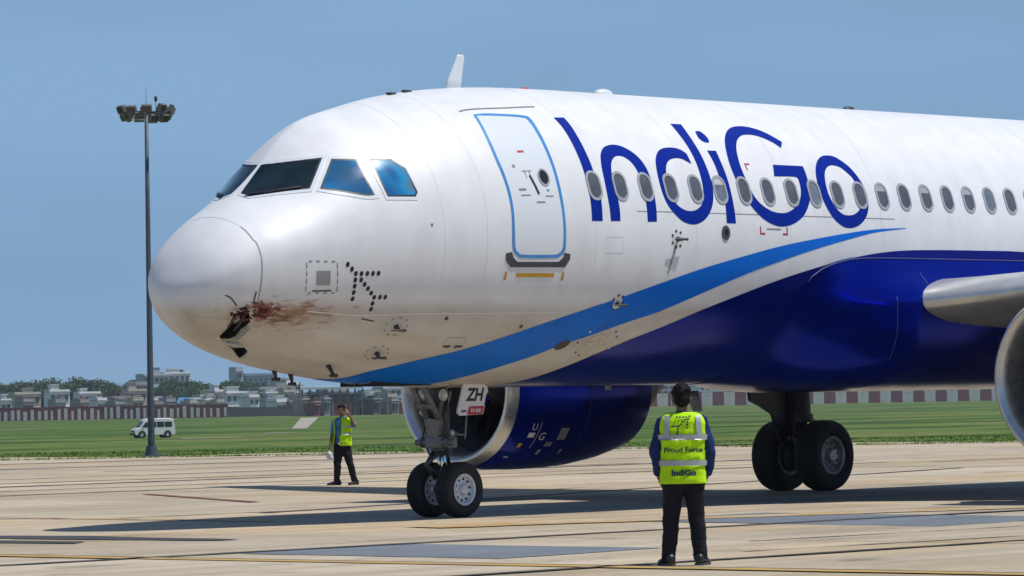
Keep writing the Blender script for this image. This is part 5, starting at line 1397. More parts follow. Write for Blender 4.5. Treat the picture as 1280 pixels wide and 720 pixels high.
cp(0.66, -0.615, 0.14, 0.09, MT['plate']); cp(1.16, -0.755, 0.16, 0.09, MT['grey_mark']); cp(1.38, -0.60, 0.20, 0.22, MT['seam'])
cp(1.06, -0.895, 0.06, 0.12, MT['seam']); cp(1.57, -0.895, 0.06, 0.10, MT['seam']); cp(0.53, -0.78, 0.08, 0.09, MT['amber'])
cp(0.47, -1.02, 0.10, 0.05, MT['seam'])
ribbon('cowl_line', [(0.79, -0.82), (0.79, -0.43)], 0.02, MT['seam'], eng, off=0.006, fmap=cowlmap, r=1.26)
ribbon('cowl_seam', [(1.85, p_) for p_ in np.linspace(-1.5, 0.6, 30)], 0.012, MT['navy_edge'], eng, off=0.003, fmap=cowlmap, r=1.26)

# --- wheels
def wheel(name, c, rad, wid, rimr, rim_m, sd, nh=10, plain=False):
    """tyre with rounded shoulders and tread grooves; rim facing sd along Y"""
    O = Vector(c); A = Vector((0, 1, 0)); h = wid / 2
    prof = [(-h * 0.62, rimr), (-h * 0.86, rimr * 1.12), (-h, rad * 0.72), (-h * 0.98, rad * 0.86), (-h * 0.84, rad * 0.955), (-h * 0.62, rad * 0.988)]
    gx = [-0.42, -0.15, 0.15, 0.42]
    for g in gx: prof += [(h * (g - 0.035), rad * (1 - 0.012 * abs(g))), (h * (g - 0.03), rad * 0.975), (h * (g + 0.03), rad * 0.975), (h * (g + 0.035), rad * (1 - 0.012 * abs(g)))]
    prof += [(h * 0.62, rad * 0.988), (h * 0.84, rad * 0.955), (h * 0.98, rad * 0.86), (h, rad * 0.72), (h * 0.86, rimr * 1.12), (h * 0.62, rimr)]
    bm = bmesh.new(); add_lathe(bm, prof, O, A, 56); ty = bm_obj(name, bm, MT['tyre'], AIR, True); autosmooth(ty, 45)
    for s2 in (-1, 1):
        bm = bmesh.new()
        e = s2
        add_lathe(bm, [(e * h * 0.60, rimr * 1.02), (e * h * 0.86, rimr * 1.06), (e * h * 0.90, rimr * 1.0), (e * h * 0.84, rimr * 0.90), (e * h * 0.50, rimr * 0.80), (e * h * 0.42, rimr * 0.62), (e * h * 0.52, rimr * 0.42), (e * h * 0.78, rimr * 0.36), (e * h * 0.90, rimr * 0.30), (e * h * 0.92, 0.001)], O, A, 40)
        rm = bm_obj('rim', bm, rim_m, ty, True); autosmooth(rm, 35)
        bm = bmesh.new()
        for k in range(nh):
            a = 2 * math.pi * (k + 0.3) / nh; q = O + Vector((math.cos(a), 0, math.sin(a))) * rimr * 0.70 + A * e * h * 0.455
            add_lathe(bm, [(0, 0.001), (e * 0.0, rimr * 0.085), (e * 0.012, rimr * 0.085), (e * 0.012, 0.001)], q, A, 10)
        bm_obj('rim_hole', bm, MT['seal'], ty)['kind'] = 'stuff'
    return ty
for sd in (-1, 1): wheel('nose_wheel', (5.07, sd * 0.27, 0.375), 0.378, 0.25, 0.205, MT['rim_white'], sd, 10)

# --- nose gear
bm = bmesh.new(); NG = 5.07
add_tube(bm, [(NG, -0.30, 0.375), (NG, 0.30, 0.375)], 0.055, 14)
add_tube(bm, [(NG, 0, 0.375), (NG - 0.02, 0, 0.55)], [0.075, 0.085], 16)
add_tube(bm, [(NG - 0.05, 0, 0.95), (NG - 0.06, 0, 1.25), (NG - 0.10, 0, 2.2)], [0.115, 0.125, 0.13], 18)
add_tube(bm, [(NG - 0.05, 0, 0.90), (NG - 0.05, 0, 1.02)], [0.15, 0.15], 18)
ng = bm_obj('nose_gear', bm, MT['gear_grey'], AIR, True); autosmooth(ng, 40)
bm = bmesh.new(); add_tube(bm, [(NG - 0.02, 0, 0.52), (NG - 0.05, 0, 0.95)], 0.07, 16); bm_obj('oleo_piston', bm, MT['chrome'], ng, True)
bm = bmesh.new()                                       # torque links ahead of the leg
add_tube(bm, [(NG - 0.12, -0.07, 0.90), (NG - 0.36, 0, 0.72), (NG - 0.10, -0.07, 0.54)], [0.035, 0.03, 0.035], 8)
add_tube(bm, [(NG - 0.12, 0.07, 0.90), (NG - 0.36, 0, 0.72), (NG - 0.10, 0.07, 0.54)], [0.035, 0.03, 0.035], 8)
bm_obj('torque_link', bm, MT['gear_grey'], ng, True)
bm = bmesh.new()                                       # steering cylinder across the leg
add_tube(bm, [(NG - 0.16, -0.36, 1.02), (NG - 0.16, -0.22, 1.02), (NG - 0.16, 0.22, 1.02), (NG - 0.16, 0.36, 1.02)], [0.04, 0.058, 0.058, 0.04], 12)
add_box(bm, (NG - 0.05, 0, 1.02), (0.34, 0.30, 0.16), bevel=0.03)
add_tube(bm, [(NG - 0.16, -0.25, 1.02), (NG - 0.16, -0.22, 1.02)], 0.075, 12); add_tube(bm, [(NG - 0.16, 0.22, 1.02), (NG - 0.16, 0.25, 1.02)], 0.075, 12)
o = bm_obj('steering_actuator', bm, MT['gear_light'], ng, True); autosmooth(o, 40)
bm = bmesh.new()                                       # folding drag brace running forward and up
add_tube(bm, [(NG - 0.10, -0.10, 1.20), (NG - 0.62, -0.10, 1.95)], 0.045, 10)
add_tube(bm, [(NG - 0.10, 0.10, 1.20), (NG - 0.62, 0.10, 1.95)], 0.045, 10)
add_tube(bm, [(NG - 0.34, -0.14, 1.52), (NG - 0.34, 0.14, 1.52)], 0.055, 10)
bm_obj('drag_brace', bm, MT['gear_light'], ng, True)
bm = bmesh.new()                                       # yoke plate in front of the leg
add_prism(bm, [Vector((NG - 0.24, -0.16, 1.32)), Vector((NG - 0.24, 0.14, 1.36)), Vector((NG - 0.22, 0.10, 1.10)), Vector((NG - 0.22, -0.08, 1.08))], (0.07, 0, 0))
add_tube(bm, [(NG - 0.20, -0.04, 1.25), (NG - 0.14, -0.20, 1.78)], 0.03, 8); add_tube(bm, [(NG - 0.18, 0.08, 1.30), (NG - 0.10, 0.22, 1.80)], 0.03, 8)
bm_obj('yoke', bm, MT['gear_light'], ng)
for (x, y, z, r_) in ((NG - 0.22, -0.20, 1.66, 0.095), (NG - 0.22, 0.20, 1.66, 0.095), (NG - 0.10, -0.24, 1.14, 0.055)):
    bm = bmesh.new(); add_lathe(bm, [(0.12, 0.02), (0.09, r_ * 0.6), (0.02, r_), (0.0, r_), (0.012, r_ * 0.88)], (x, y, z), (1, 0, 0), 20)
    lp = bm_obj('taxi_light', bm, MT['gear_grey'], ng, True); autosmooth(lp, 40)
    bm = bmesh.new(); add_lathe(bm, [(0.008, r_ * 0.9), (-0.008, r_ * 0.5), (-0.012, 0.001)], (x, y, z), (1, 0, 0), 20); bm_obj('lamp_glass', bm, MT['lamp'], ng, True)
bm = bmesh.new()                                       # hoses
for k, (y, s) in enumerate(((-0.13, 0.06), (0.13, -0.05), (-0.16, 0.10))):
    add_tube(bm, [(NG - 0.02, y, 1.75), (NG - 0.15 - s, y * 1.5, 1.4), (NG - 0.20, y * 1.6, 1.1), (NG - 0.12, y * 1.2, 0.85), (NG - 0.04, y, 0.62)], 0.014, 6)
bm_obj('hose', bm, MT['seal'], ng, True)
for y_ in (-0.28, 0.28):
    bm = bmesh.new(); add_tube(bm, [(NG + 0.12, y_, 1.06), (NG + 0.16, y_, 1.38)], 0.014, 6); add_tube(bm, [(NG + 0.15, y_, 1.12), (NG - 0.08, y_ * 0.6, 1.12)], 0.014, 6); bm_obj('door_link', bm, MT['gear_light'], ng)
# bay doors with the tail letters, bay cavity
for sd in (-1, 1):
    yy = sd * 0.36
    pts = [(5.10, 1.80), (5.50, 1.80), (5.575, 1.76), (5.585, 1.69), (5.47, 1.39), (5.03, 1.375), (4.975, 1.41), (4.98, 1.46)]
    bm = bmesh.new(); add_prism(bm, [Vector((x, yy, z)) for x, z in pts], (0, -sd * 0.03, 0)); dr = bm_obj('gear_door', bm, MT['plate'], ng)
    if sd < 0:
        fm = lambda x, y, o: np.stack([5.325 + x + 0 * y, -0.36 - o + 0 * x, 1.65 + y], -1)
        text_decal('door_letter', 'ZH', 0.235, fm, MT['black'], ng, off=0.004, shear=0.30, bold=0.008)
        def flat(name, pts_, m, off):
            bm = bmesh.new(); bm.faces.new([bm.verts.new((x, -0.36 - off, z)) for x, z in pts_]); return bm_obj(name, bm, m, ng, fix=False)
        flat('door_mark', [(5.155, 1.385), (5.455, 1.392), (5.497, 1.505), (5.195, 1.498)], MT['red'], 0.004)
        for x_ in (5.235, 5.275, 5.33, 5.365, 5.40): flat('door_mark', [(x_ - 0.012, 1.42), (x_ + 0.012, 1.42), (x_ + 0.024, 1.468), (x_, 1.468)], MT['plate'], 0.007)
        for x_ in (5.05, 5.085, 5.12): flat('door_mark', [(x_ - 0.013, 1.42), (x_ + 0.011, 1.42), (x_ + 0.021, 1.453), (x_ - 0.003, 1.453)], MT['black'], 0.004)
        flat('door_mark', [(5.50, 1.52), (5.56, 1.70), (5.575, 1.62), (5.53, 1.50)], MT['navy'], 0.0045)
bm = bmesh.new(); add_box(bm, (4.35, 0, 1.84), (1.9, 0.62, 0.10)); bm_obj('wheel_bay', bm, MT['dark'], ng)
for sd in (-1, 1):                                      # long forward doors, closed again after extension
    decal('bay_door', [(3.4, -CEN - sd * 0.02), (4.85, -CEN - sd * 0.02), (4.85, -CEN - sd * 0.17), (3.4, -CEN - sd * 0.15)], MT['white'], ng, off=0.010, thick=0.01)

# --- main gear
def main_gear(sd):
    MX, MY = 17.71, sd * 3.80
    bm = bmesh.new()
    add_tube(bm, [(MX, MY - 0.62, 0.575), (MX, MY + 0.62, 0.575)], 0.075, 14)
    add_tube(bm, [(MX, MY, 0.50), (MX - 0.01, MY, 0.80)], [0.11, 0.12], 16)
    add_tube(bm, [(MX - 0.02, MY, 1.15), (MX - 0.05, MY + 0.02 * sd, 2.2), (MX - 0.08, MY + 0.05 * sd, 3.1)], [0.17, 0.165, 0.17], 18)
    add_tube(bm, [(MX - 0.02, MY, 1.12), (MX - 0.02, MY, 1.26)], 0.20, 18)
    g_ = bm_obj('main_gear', bm, MT['metal_dark'], AIR, True); autosmooth(g_, 40)
    bm = bmesh.new(); add_tube(bm, [(MX - 0.01, MY, 0.78), (MX - 0.02, MY, 1.15)], 0.10, 16); bm_obj('oleo_piston', bm, MT['gear_grey'], g_, True)
    bm = bmesh.new(); add_tube(bm, [(MX + 0.14, MY, 1.25), (MX + 0.48, MY, 0.98), (MX + 0.12, MY, 0.70)], [0.05, 0.04, 0.05], 8); bm_obj('torque_link', bm, MT['metal_dark'], g_, True)
    bm = bmesh.new(); add_tube(bm, [(MX - 0.05, MY - sd * 0.12, 1.75), (MX - 0.05, MY - sd * 1.7, 2.75)], 0.075, 10); bm_obj('side_stay', bm, MT['metal_dark'], g_, True)
    bm = bmesh.new()
    for k in range(4): add_tube(bm, [(MX - 0.17, MY + 0.05 * k - 0.08, 2.6), (MX - 0.20, MY + 0.06 * k - 0.1, 1.5), (MX - 0.16, MY + 0.05 * k - 0.08, 1.0), (MX - 0.12, MY + (0.2 if k % 2 else -0.2), 0.66)], 0.018, 6)
    bm_obj('hose', bm, MT['seal'], g_, True)
    # leg door: big curved plate ahead of and outside the leg
    yo = MY + sd * 0.10
    pts = [(16.45, 1.75), (16.50, 1.49), (16.78, 1.39), (17.06, 1.27), (17.18, 1.02), (17.26, 0.82), (17.40, 0.80), (17.56, 1.0), (17.62, 1.5), (17.62, 2.5), (16.6, 2.5)]
    bm = bmesh.new(); add_prism(bm, [Vector((x, yo, z)) for x, z in pts], (0, sd * 0.05, 0)); bm_obj('gear_door', bm, MT['metal_dark'], g_)
    for s2 in (-1, 1):
        wheel('main_wheel', (MX, MY + s2 * 0.445, 0.575), 0.58, 0.44, 0.30, MT['rim_grey'], s2, 12)
        bm = bmesh.new(); add_tube(bm, [(MX, MY + s2 * 0.12, 0.575), (MX, MY + s2 * 0.30, 0.575)], [0.22, 0.26], 20); bm_obj('brake', bm, MT['metal_dark'], g_, True)
main_gear(1); main_gear(-1)
# small blade aerials and a mast under the belly
blade('antenna', 10.15, 1.66, -0.30, 0.34, 0.22, 0.22, 0.03, MT['gear_light'])
blade('antenna', 8.4, 1.78, -0.09, 0.16, 0.12, 0.04, 0.02, MT['gear_light'])

# ------------------------------------------------------------------ light mast
MT['galv'] = mat('galvanised', (0.075, 0.095, 0.125), 0.55, 0.2, var=0.2, vscale=1.5)
MT['flood'] = mat('flood_housing', (0.17, 0.17, 0.165), 0.5, 0.3, var=0.2, vscale=5)
MT['floodglass'] = mat('flood_glass', (0.03, 0.035, 0.04), 0.15)
d = 137.0
mp_ = at(188.6, d, terrain_z(d))
mast = empty('light_mast', mp_, math.atan2(RL.y, RL.x))
tag(mast, 'tall grey floodlight mast standing on the grass edge at the left', 'light mast')
H = zof(187, 141, d) - mp_.z
bm = bmesh.new(); add_tube(bm, [(0, 0, -0.2), (0, 0, 0.5), (0, 0, H * 0.35), (0, 0, H * 0.7), (0, 0, H + 0.25)], [0.118, 0.114, 0.095, 0.075, 0.058], 16); bm_obj('pole', bm, MT['galv'], mast, True)
bm = bmesh.new(); add_box(bm, (0, 0, 0.0), (0.75, 0.75, 0.10), bevel=0.02); add_tube(bm, [(0, 0, 0.05), (0, 0, 0.35)], [0.21, 0.17], 16); bm_obj('base_plate', bm, MT['galv'], mast)
bm = bmesh.new(); add_box(bm, (0, -0.15, 1.05), (0.10, 0.06, 0.42), bevel=0.01); bm_obj('access_door', bm, MT['galv'], mast)
bm = bmesh.new()
rng_ = [(0.80 * math.cos(a), 0.80 * math.sin(a), H) for a in np.linspace(0, 2 * math.pi, 25)]
add_tube(bm, rng_, 0.03, 6, caps=False)
for k in range(6):
    a = k * math.pi / 3; add_tube(bm, [(0.06 * math.cos(a), 0.06 * math.sin(a), H), (0.8 * math.cos(a), 0.8 * math.sin(a), H)], 0.025, 6)
bm_obj('head_frame', bm, MT['galv'], mast, True)
bm = bmesh.new(); add_box(bm, (0, 0, 0), (0.33, 0.16, 0.24), bevel=0.03); fl_me = bpy.data.meshes.new('floodlight'); bm.to_mesh(fl_me); bm.free(); fl_me.materials.append(MT['flood'])
bm = bmesh.new(); add_box(bm, (0, -0.082, 0), (0.28, 0.02, 0.19)); fg_me = bpy.data.meshes.new('glass'); bm.to_mesh(fg_me); bm.free(); fg_me.materials.append(MT['floodglass'])
for k in range(20):
    a = 2 * math.pi * (k + 0.35) / 20; rr_l = 0.84 if k % 2 else 0.72
    zz = H + (0.13 if k % 2 else -0.15) + random.uniform(-0.05, 0.05)
    for nme, me in (('floodlight', fl_me), ('flood_glass', fg_me)):
        o = bpy.data.objects.new(nme, me); o.location = (rr_l * math.cos(a), rr_l * math.sin(a), zz); o.rotation_euler = (R(25), 0, a + math.pi / 2 + (0.3 if k % 3 else -0.2)); COL.objects.link(o)
        if nme == 'floodlight': o.parent = mast; fl = o
        else:
            o.location = (0, 0, 0); o.rotation_euler = (0, 0, 0); o.parent = fl
bm = bmesh.new(); add_tube(bm, [(0, 0, H + 0.2), (0, 0, H + 0.85)], [0.012, 0.006], 6); bm_obj('lightning_rod', bm, MT['galv'], mast)
bm = bmesh.new(); add_tube(bm, [(0.32, 0, H), (0.32, 0, H + 0.38)], 0.012, 6); add_lathe(bm, [(0.38, 0.02), (0.39, 0.05), (0.50, 0.055), (0.56, 0.03), (0.57, 0.001)], (0.32, 0, H), (0, 0, 1), 12); bm_obj('warning_beacon', bm, MT['scuff'], mast, True)

# ------------------------------------------------------------------ minibus on the grass
MT['van_white'] = mat('van_white', (0.72, 0.72, 0.70), 0.3, 0, 0.4, var=0.06, vscale=1)
MT['van_glass'] = mat('van_glass', (0.02, 0.025, 0.03), 0.08)
MT['van_light'] = mat('van_lamp', (0.6, 0.6, 0.58), 0.15)
MT['van_black'] = mat('van_black', (0.015, 0.015, 0.016), 0.6)
d = 405.0
van = empty('minibus', at(191, d, terrain_z(d)), math.atan2(RL.y, RL.x) + R(22)); van.scale = (0.94, 0.94, 0.94); tag(van, 'white high-roofed minibus parked on the grass beside the mast', 'minibus')
prof = [(-2.15, 0.35), (-2.22, 0.75), (-2.10, 0.95), (-1.65, 1.08), (-1.15, 1.72), (-0.95, 1.93), (-0.4, 2.02), (1.6, 2.02), (1.95, 1.92), (2.10, 1.3), (2.14, 0.6), (2.10, 0.35)]
bm = bmesh.new(); rings = []
for y, ins in ((-0.84, 0.10), (-0.78, 0.03), (-0.70, 0.0), (0.70, 0.0), (0.78, 0.03), (0.84, 0.10)):
    rings.append([bm.verts.new((x * (1 - ins * 0.08), y, z if z < 1.0 else z - ins * 0.7)) for x, z in prof])
for a, b in zip(rings, rings[1:]):
    for k in range(len(a)): bm.faces.new((a[k], a[(k + 1) % len(a)], b[(k + 1) % len(b)], b[k]))
bm.faces.new(rings[0]); bm.faces.new(rings[-1][::-1])
autosmooth(bm_obj('body', bm, MT['van_white'], van), 35)
def van_panel(name, pts, m, y=-0.845):
    bm = bmesh.new(); add_prism(bm, [Vector((x, y, z)) for x, z in pts], (0, -0.012, 0)); return bm_obj(name, bm, m, van)
van_panel('window', [(-1.42, 1.12), (-1.05, 1.60), (-0.72, 1.62), (-0.72, 1.10)], MT['van_glass'])
for x0, x1 in ((-0.62, 0.10), (0.18, 0.92), (1.0, 1.78)): van_panel('window', [(x0, 1.12), (x0, 1.66), (x1, 1.66), (x1, 1.12)], MT['van_glass'])
for y0 in (-0.70,):
    bm = bmesh.new(); bm.faces.new([bm.verts.new(q) for q in ((-1.66, -0.68, 1.11), (-1.66, 0.68, 1.11), (-1.18, 0.64, 1.72), (-1.18, -0.64, 1.72))])
    for v in bm.verts: v.co += Vector((-0.03, 0, 0.02))
    bm_obj('windshield', bm, MT['van_glass'], van, fix=False)
bm = bmesh.new(); add_box(bm, (-2.19, 0, 0.70), (0.08, 1.0, 0.16)); bm_obj('grille', bm, MT['van_black'], van)
bm = bmesh.new(); add_box(bm, (-2.17, 0, 0.42), (0.16, 1.66, 0.18), bevel=0.03); bm_obj('bumper', bm, MT['van_black'], van)
for y in (-0.62, 0.62):
    bm = bmesh.new(); add_box(bm, (-2.17, y, 0.74), (0.10, 0.26, 0.18), bevel=0.02); bm_obj('headlight', bm, MT['van_light'], van)
for x in (-1.45, 1.30):
    for y in (-0.76, 0.76):
        bm = bmesh.new(); add_lathe(bm, [(-0.1, 0.17), (-0.1, 0.31), (-0.06, 0.34), (0.06, 0.34), (0.1, 0.31), (0.1, 0.17)], (x, y, 0.33), (0, 1, 0), 24); wl = bm_obj('wheel', bm, MT['tyre'], van, True)
        bm = bmesh.new(); add_lathe(bm, [(-0.09, 0.18), (-0.07, 0.1), (-0.08, 0.001)], (x, y, 0.33), (0, 1, 0), 18); add_lathe(bm, [(0.09, 0.18), (0.07, 0.1), (0.08, 0.001)], (x, y, 0.33), (0, 1, 0), 18); bm_obj('rim', bm, MT['rim_grey'], wl, True)
        bm = bmesh.new(); add_lathe(bm, [(0, 0.42), (0.012 * (1 if y > 0 else -1), 0.42), (0.012 * (1 if y > 0 else -1), 0.3), (0, 0.3)], (x, 0.835 * (1 if y > 0 else -1), 0.36), (0, 1, 0), 24); bm_obj('wheel_arch', bm, MT['van_black'], van)
for y in (-0.92, 0.92):
    bm = bmesh.new(); add_box(bm, (-1.25, y, 1.22), (0.08, 0.12, 0.2), bevel=0.02); bm_obj('mirror', bm, MT['van_black'], van)

# ------------------------------------------------------------------ people
def remeshed(bm, name, m, parent, voxel=0.012, smooth_it=4, fold=0.0):
    """weld overlapping limbs into one continuous skin"""
    me = bpy.data.meshes.new('tmp'); bmesh.ops.recalc_face_normals(bm, faces=bm.faces[:]); bm.to_mesh(me); bm.free()
    o = bpy.data.objects.new('tmp', me); COL.objects.link(o)
    md = o.modifiers.new('r', 'REMESH'); md.mode = 'VOXEL'; md.voxel_size = voxel
    ms = o.modifiers.new('s', 'SMOOTH'); ms.iterations = smooth_it; ms.factor = 0.5
    dg = bpy.context.evaluated_depsgraph_get(); dg.update()
    nm = bpy.data.meshes.new_from_object(o.evaluated_get(dg)); bpy.data.objects.remove(o); bpy.data.meshes.remove(me)
    nm.name = name
    if fold:
        from mathutils import noise as mn
        nv = np.empty(len(nm.vertices) * 3); nm.vertices.foreach_get('normal', nv); nv = nv.reshape(-1, 3)
        for v, nn in zip(nm.vertices, nv):
            q = Vector((v.co.x * 6, v.co.y * 6, v.co.z * 9 + 1.5 * math.sin(v.co.x * 9)))
            a_ = mn.noise(q) * fold + mn.noise(q * 2.3) * fold * 0.5
            v.co += Vector(nn) * a_
    nm.materials.clear()
    return link(name, nm, m, parent, True)
def ell(bm, c, r, n=16, m=10):
    q = bmesh.ops.create_uvsphere(bm, u_segments=n, v_segments=m, radius=1.0)
    for v in q['verts']: v.co = Vector((v.co.x * r[0], v.co.y * r[1], v.co.z * r[2])) + Vector(c)
class Surf:
    """trunk garment: superellipse rings, angle 0 = back middle, + to the wearer's right when seen from behind"""
    def __init__(s, st): s.st = np.array(st, float)          # z, cx, cy, rx, ry
    def __call__(s, a, z, off=0.0):
        a = np.asarray(a, float); z = np.asarray(z, float)
        cx, cy, rx, ry = [pchip(s.st[:, 0], s.st[:, k], z) for k in (1, 2, 3, 4)]
        e = 0.78
        sa, ca = np.sin(a), np.cos(a)
        return np.stack([cx + (rx + off) * np.sign(sa) * np.abs(sa) ** e, cy - (ry + off) * np.sign(ca) * np.abs(ca) ** e, z], -1)
    def xmap(s, x0, z0):
        """metres across the back -> surface"""
        def f(x, y, off=0.0):
            z = z0 + np.asarray(y, float); x = x0 + np.asarray(x, float)
            cx, rx = pchip(s.st[:, 0], s.st[:, 1], z), pchip(s.st[:, 0], s.st[:, 3], z)
            q = np.clip((x - cx) / rx, -0.98, 0.98); a = np.sign(q) * np.arcsin(np.abs(q) ** (1 / 0.78))
            return s(a, z, off)
        return f
    def mesh(s, name, m, parent, z0, z1, thick=0.012, n=48, k=28, wob=0.0, gapf=None):
        bm = bmesh.new(); rr = []
        for i in range(k + 1):
            z = z0 + (z1 - z0) * i / k
            ring = []
            for j in range(n):
                a = 2 * math.pi * j / n
                o_ = wob * (math.sin(3 * a + z * 14) + 0.6 * math.sin(7 * a - z * 31) + 0.5 * math.sin(2 * a + z * 55))
                ring.append(bm.verts.new(s(np.array(a), np.array(z), o_)))
            rr.append(ring)
        for a, b in zip(rr, rr[1:]):
            for j in range(n):
                if gapf and gapf(2 * math.pi * (j + 0.5) / n, a[j].co.z): continue
                bm.faces.new((a[j], a[(j + 1) % n], b[(j + 1) % n], b[j]))
        for v in [v for v in bm.verts if not v.link_faces]: bm.verts.remove(v)
        bmesh.ops.recalc_face_normals(bm, faces=bm.faces[:])
        bmesh.ops.solidify(bm, geom=bm.faces[:], thickness=thick)
        return bm_obj(name, bm, m, parent, True)
def cloth(name, c, var=0.18, sc=9, rough=0.85, bump=0.5, bs=16):
    return mat(name, c, rough, spec=0.25, var=var, vscale=sc, bump=bump, bscale=bs)
MT['vest'] = cloth('hi_vis', (0.50, 0.86, 0.008), 0.10, 10)
MT['tape'] = mat('reflective_tape', (0.40, 0.42, 0.43), 0.35, 0.2, var=0.12, vscale=20)
MT['shirt_navy'] = cloth('shirt_blue', (0.012, 0.030, 0.13), 0.25)
MT['shirt_sky'] = cloth('shirt_sky', (0.10, 0.25, 0.44), 0.2)
MT['trouser'] = cloth('trouser_dark', (0.010, 0.010, 0.018), 0.3)
MT['skin'] = mat('skin', (0.20, 0.105, 0.065), 0.5, var=0.12, vscale=20)
MT['hair'] = mat('hair', (0.007, 0.006, 0.006), 0.75, spec=0.15)
MT['shoe'] = mat('shoe', (0.012, 0.012, 0.013), 0.4, var=0.3, vscale=30)
MT['sole'] = mat('sole', (0.05, 0.05, 0.05), 0.7)
MT['print'] = mat('vest_print', (0.01, 0.03, 0.05), 0.6)
MT['belt'] = mat('belt', (0.01, 0.01, 0.01), 0.4)
MT['bag'] = mat('white_bag', (0.70, 0.70, 0.76), 0.5, var=0.1, vscale=20, bump=0.6, bscale=40)

def hand(bm, wrist, dirv, palm_n, side, curl=0.5, s=1.0):
    """palm plus five unequal bent fingers, thumb from the side of the palm"""
    w = Vector(wrist); dv = Vector(dirv).normalized(); pn = Vector(palm_n); pn = (pn - dv * pn.dot(dv)).normalized(); sv = dv.cross(pn).normalized() * side
    pal = w + dv * 0.05 * s
    for k in (-1, 0, 1): add_tube(bm, [w - dv * 0.01, pal + sv * 0.022 * k * s, w + dv * 0.095 * s + sv * 0.027 * k * s], [0.020 * s, 0.019 * s, 0.013 * s], 8)
    for k, ln in enumerate((0.070, 0.080, 0.075, 0.058)):
        b = w + dv * 0.092 * s + sv * (0.034 - 0.0225 * k) * s
        c1 = math.cos(curl * 0.6); s1 = math.sin(curl * 0.6); c2 = math.cos(curl * 1.7); s2 = math.sin(curl * 1.7)
        m1 = b + (dv * c1 + pn * s1) * ln * 0.5 * s; e = m1 + (dv * c2 + pn * s2) * ln * 0.5 * s
        add_tube(bm, [b - dv * 0.012 * s, m1, e], [0.0095 * s, 0.0085 * s, 0.0065 * s], 7)
    b = w + dv * 0.03 * s + sv * 0.028 * s
    add_tube(bm, [b, b + (dv * 0.6 + sv * 0.7 + pn * 0.2) * 0.035 * s, b + (dv * 0.9 + sv * 0.5 + pn * 0.4) * 0.07 * s], [0.012 * s, 0.0105 * s, 0.008 * s], 7)
def shoe(parent, c, yaw, s=1.0):
    cx, cy = c; ca, sa = math.cos(yaw), math.sin(yaw)
    def W_(x, y, z): return (cx + x * ca - y * sa, cy + x * sa + y * ca, z)
    bm = bmesh.new(); st = [(-0.085, 0.030, 0.075), (-0.07, 0.038, 0.10), (-0.02, 0.040, 0.105), (0.04, 0.043, 0.078), (0.11, 0.048, 0.060), (0.16, 0.040, 0.048), (0.185, 0.020, 0.034)]
    rr = []
    for (y, w_, h_) in st:
        rr.append([bm.verts.new(W_(w_ * s * math.sin(a) * (1 if abs(math.cos(a)) < 0.99 else 1), y * s, max(0.012, (h_ * s) * (0.5 - 0.5 * math.cos(a)) ** 0.7))) for a in np.linspace(0, 2 * math.pi, 14, endpoint=False)])
    for a, b in zip(rr, rr[1:]):
        for k in range(14): bm.faces.new((a[k], a[(k + 1) % 14], b[(k + 1) % 14], b[k]))
    bm.faces.new(rr[0][::-1]); bm.faces.new(rr[-1]); sh_ = bm_obj('shoe', bm, MT['shoe'], parent, True)
    bm = bmesh.new(); o1 = [(-0.09, 0.0), (-0.075, 0.036), (0.02, 0.044), (0.11, 0.052), (0.165, 0.042), (0.193, 0.0)]
    loop_ = [(x, y) for y, x in o1] + [(-x, y) for y, x in o1[::-1][1:-1]]
    add_prism(bm, [Vector(W_(x * s, y * s, 0.0)) for x, y in loop_], (0, 0, 0.020 * s)); bm_obj('sole', bm, MT['sole'], sh_)

def head(bm, c, s, yaw):
    """skull, jaw, nose, ears, lips, brow; yaw 0 faces +y"""
    c = Vector(c); ca, sa = math.cos(yaw), math.sin(yaw)
    def W_(x, y, z): return c + Vector((x * ca - y * sa, x * sa + y * ca, z)) * s
    def el(p_, r):
        q = bmesh.ops.create_uvsphere(bm, u_segments=16, v_segments=12, radius=1.0)
        for v in q['verts']: v.co = W_(p_[0] + v.co.x * r[0], p_[1] + v.co.y * r[1], p_[2] + v.co.z * r[2])
    el((0, -0.01, 0.03), (0.075, 0.093, 0.090)); el((0, 0.022, -0.045), (0.058, 0.070, 0.068)); el((0, 0.055, -0.085), (0.034, 0.030, 0.026))
    el((0, 0.096, -0.018), (0.013, 0.022, 0.022)); el((0, 0.085, 0.010), (0.010, 0.012, 0.030)); el((0, 0.088, -0.058), (0.024, 0.012, 0.011)); el((0, 0.078, 0.034), (0.050, 0.014, 0.010))
    for k in (-1, 1): el((k * 0.078, -0.005, -0.008), (0.010, 0.022, 0.032))

# the man with his back to us -------------------------------------------------
MX1, MY1 = -6.287, -13.755
man = empty('person', (MX1, MY1, 0.0), YAW - math.pi / 2); man.scale = (1.0, 1.0, 0.975); tag(man, 'man with his back to us in a printed yellow-green vest over navy sleeves', 'person')
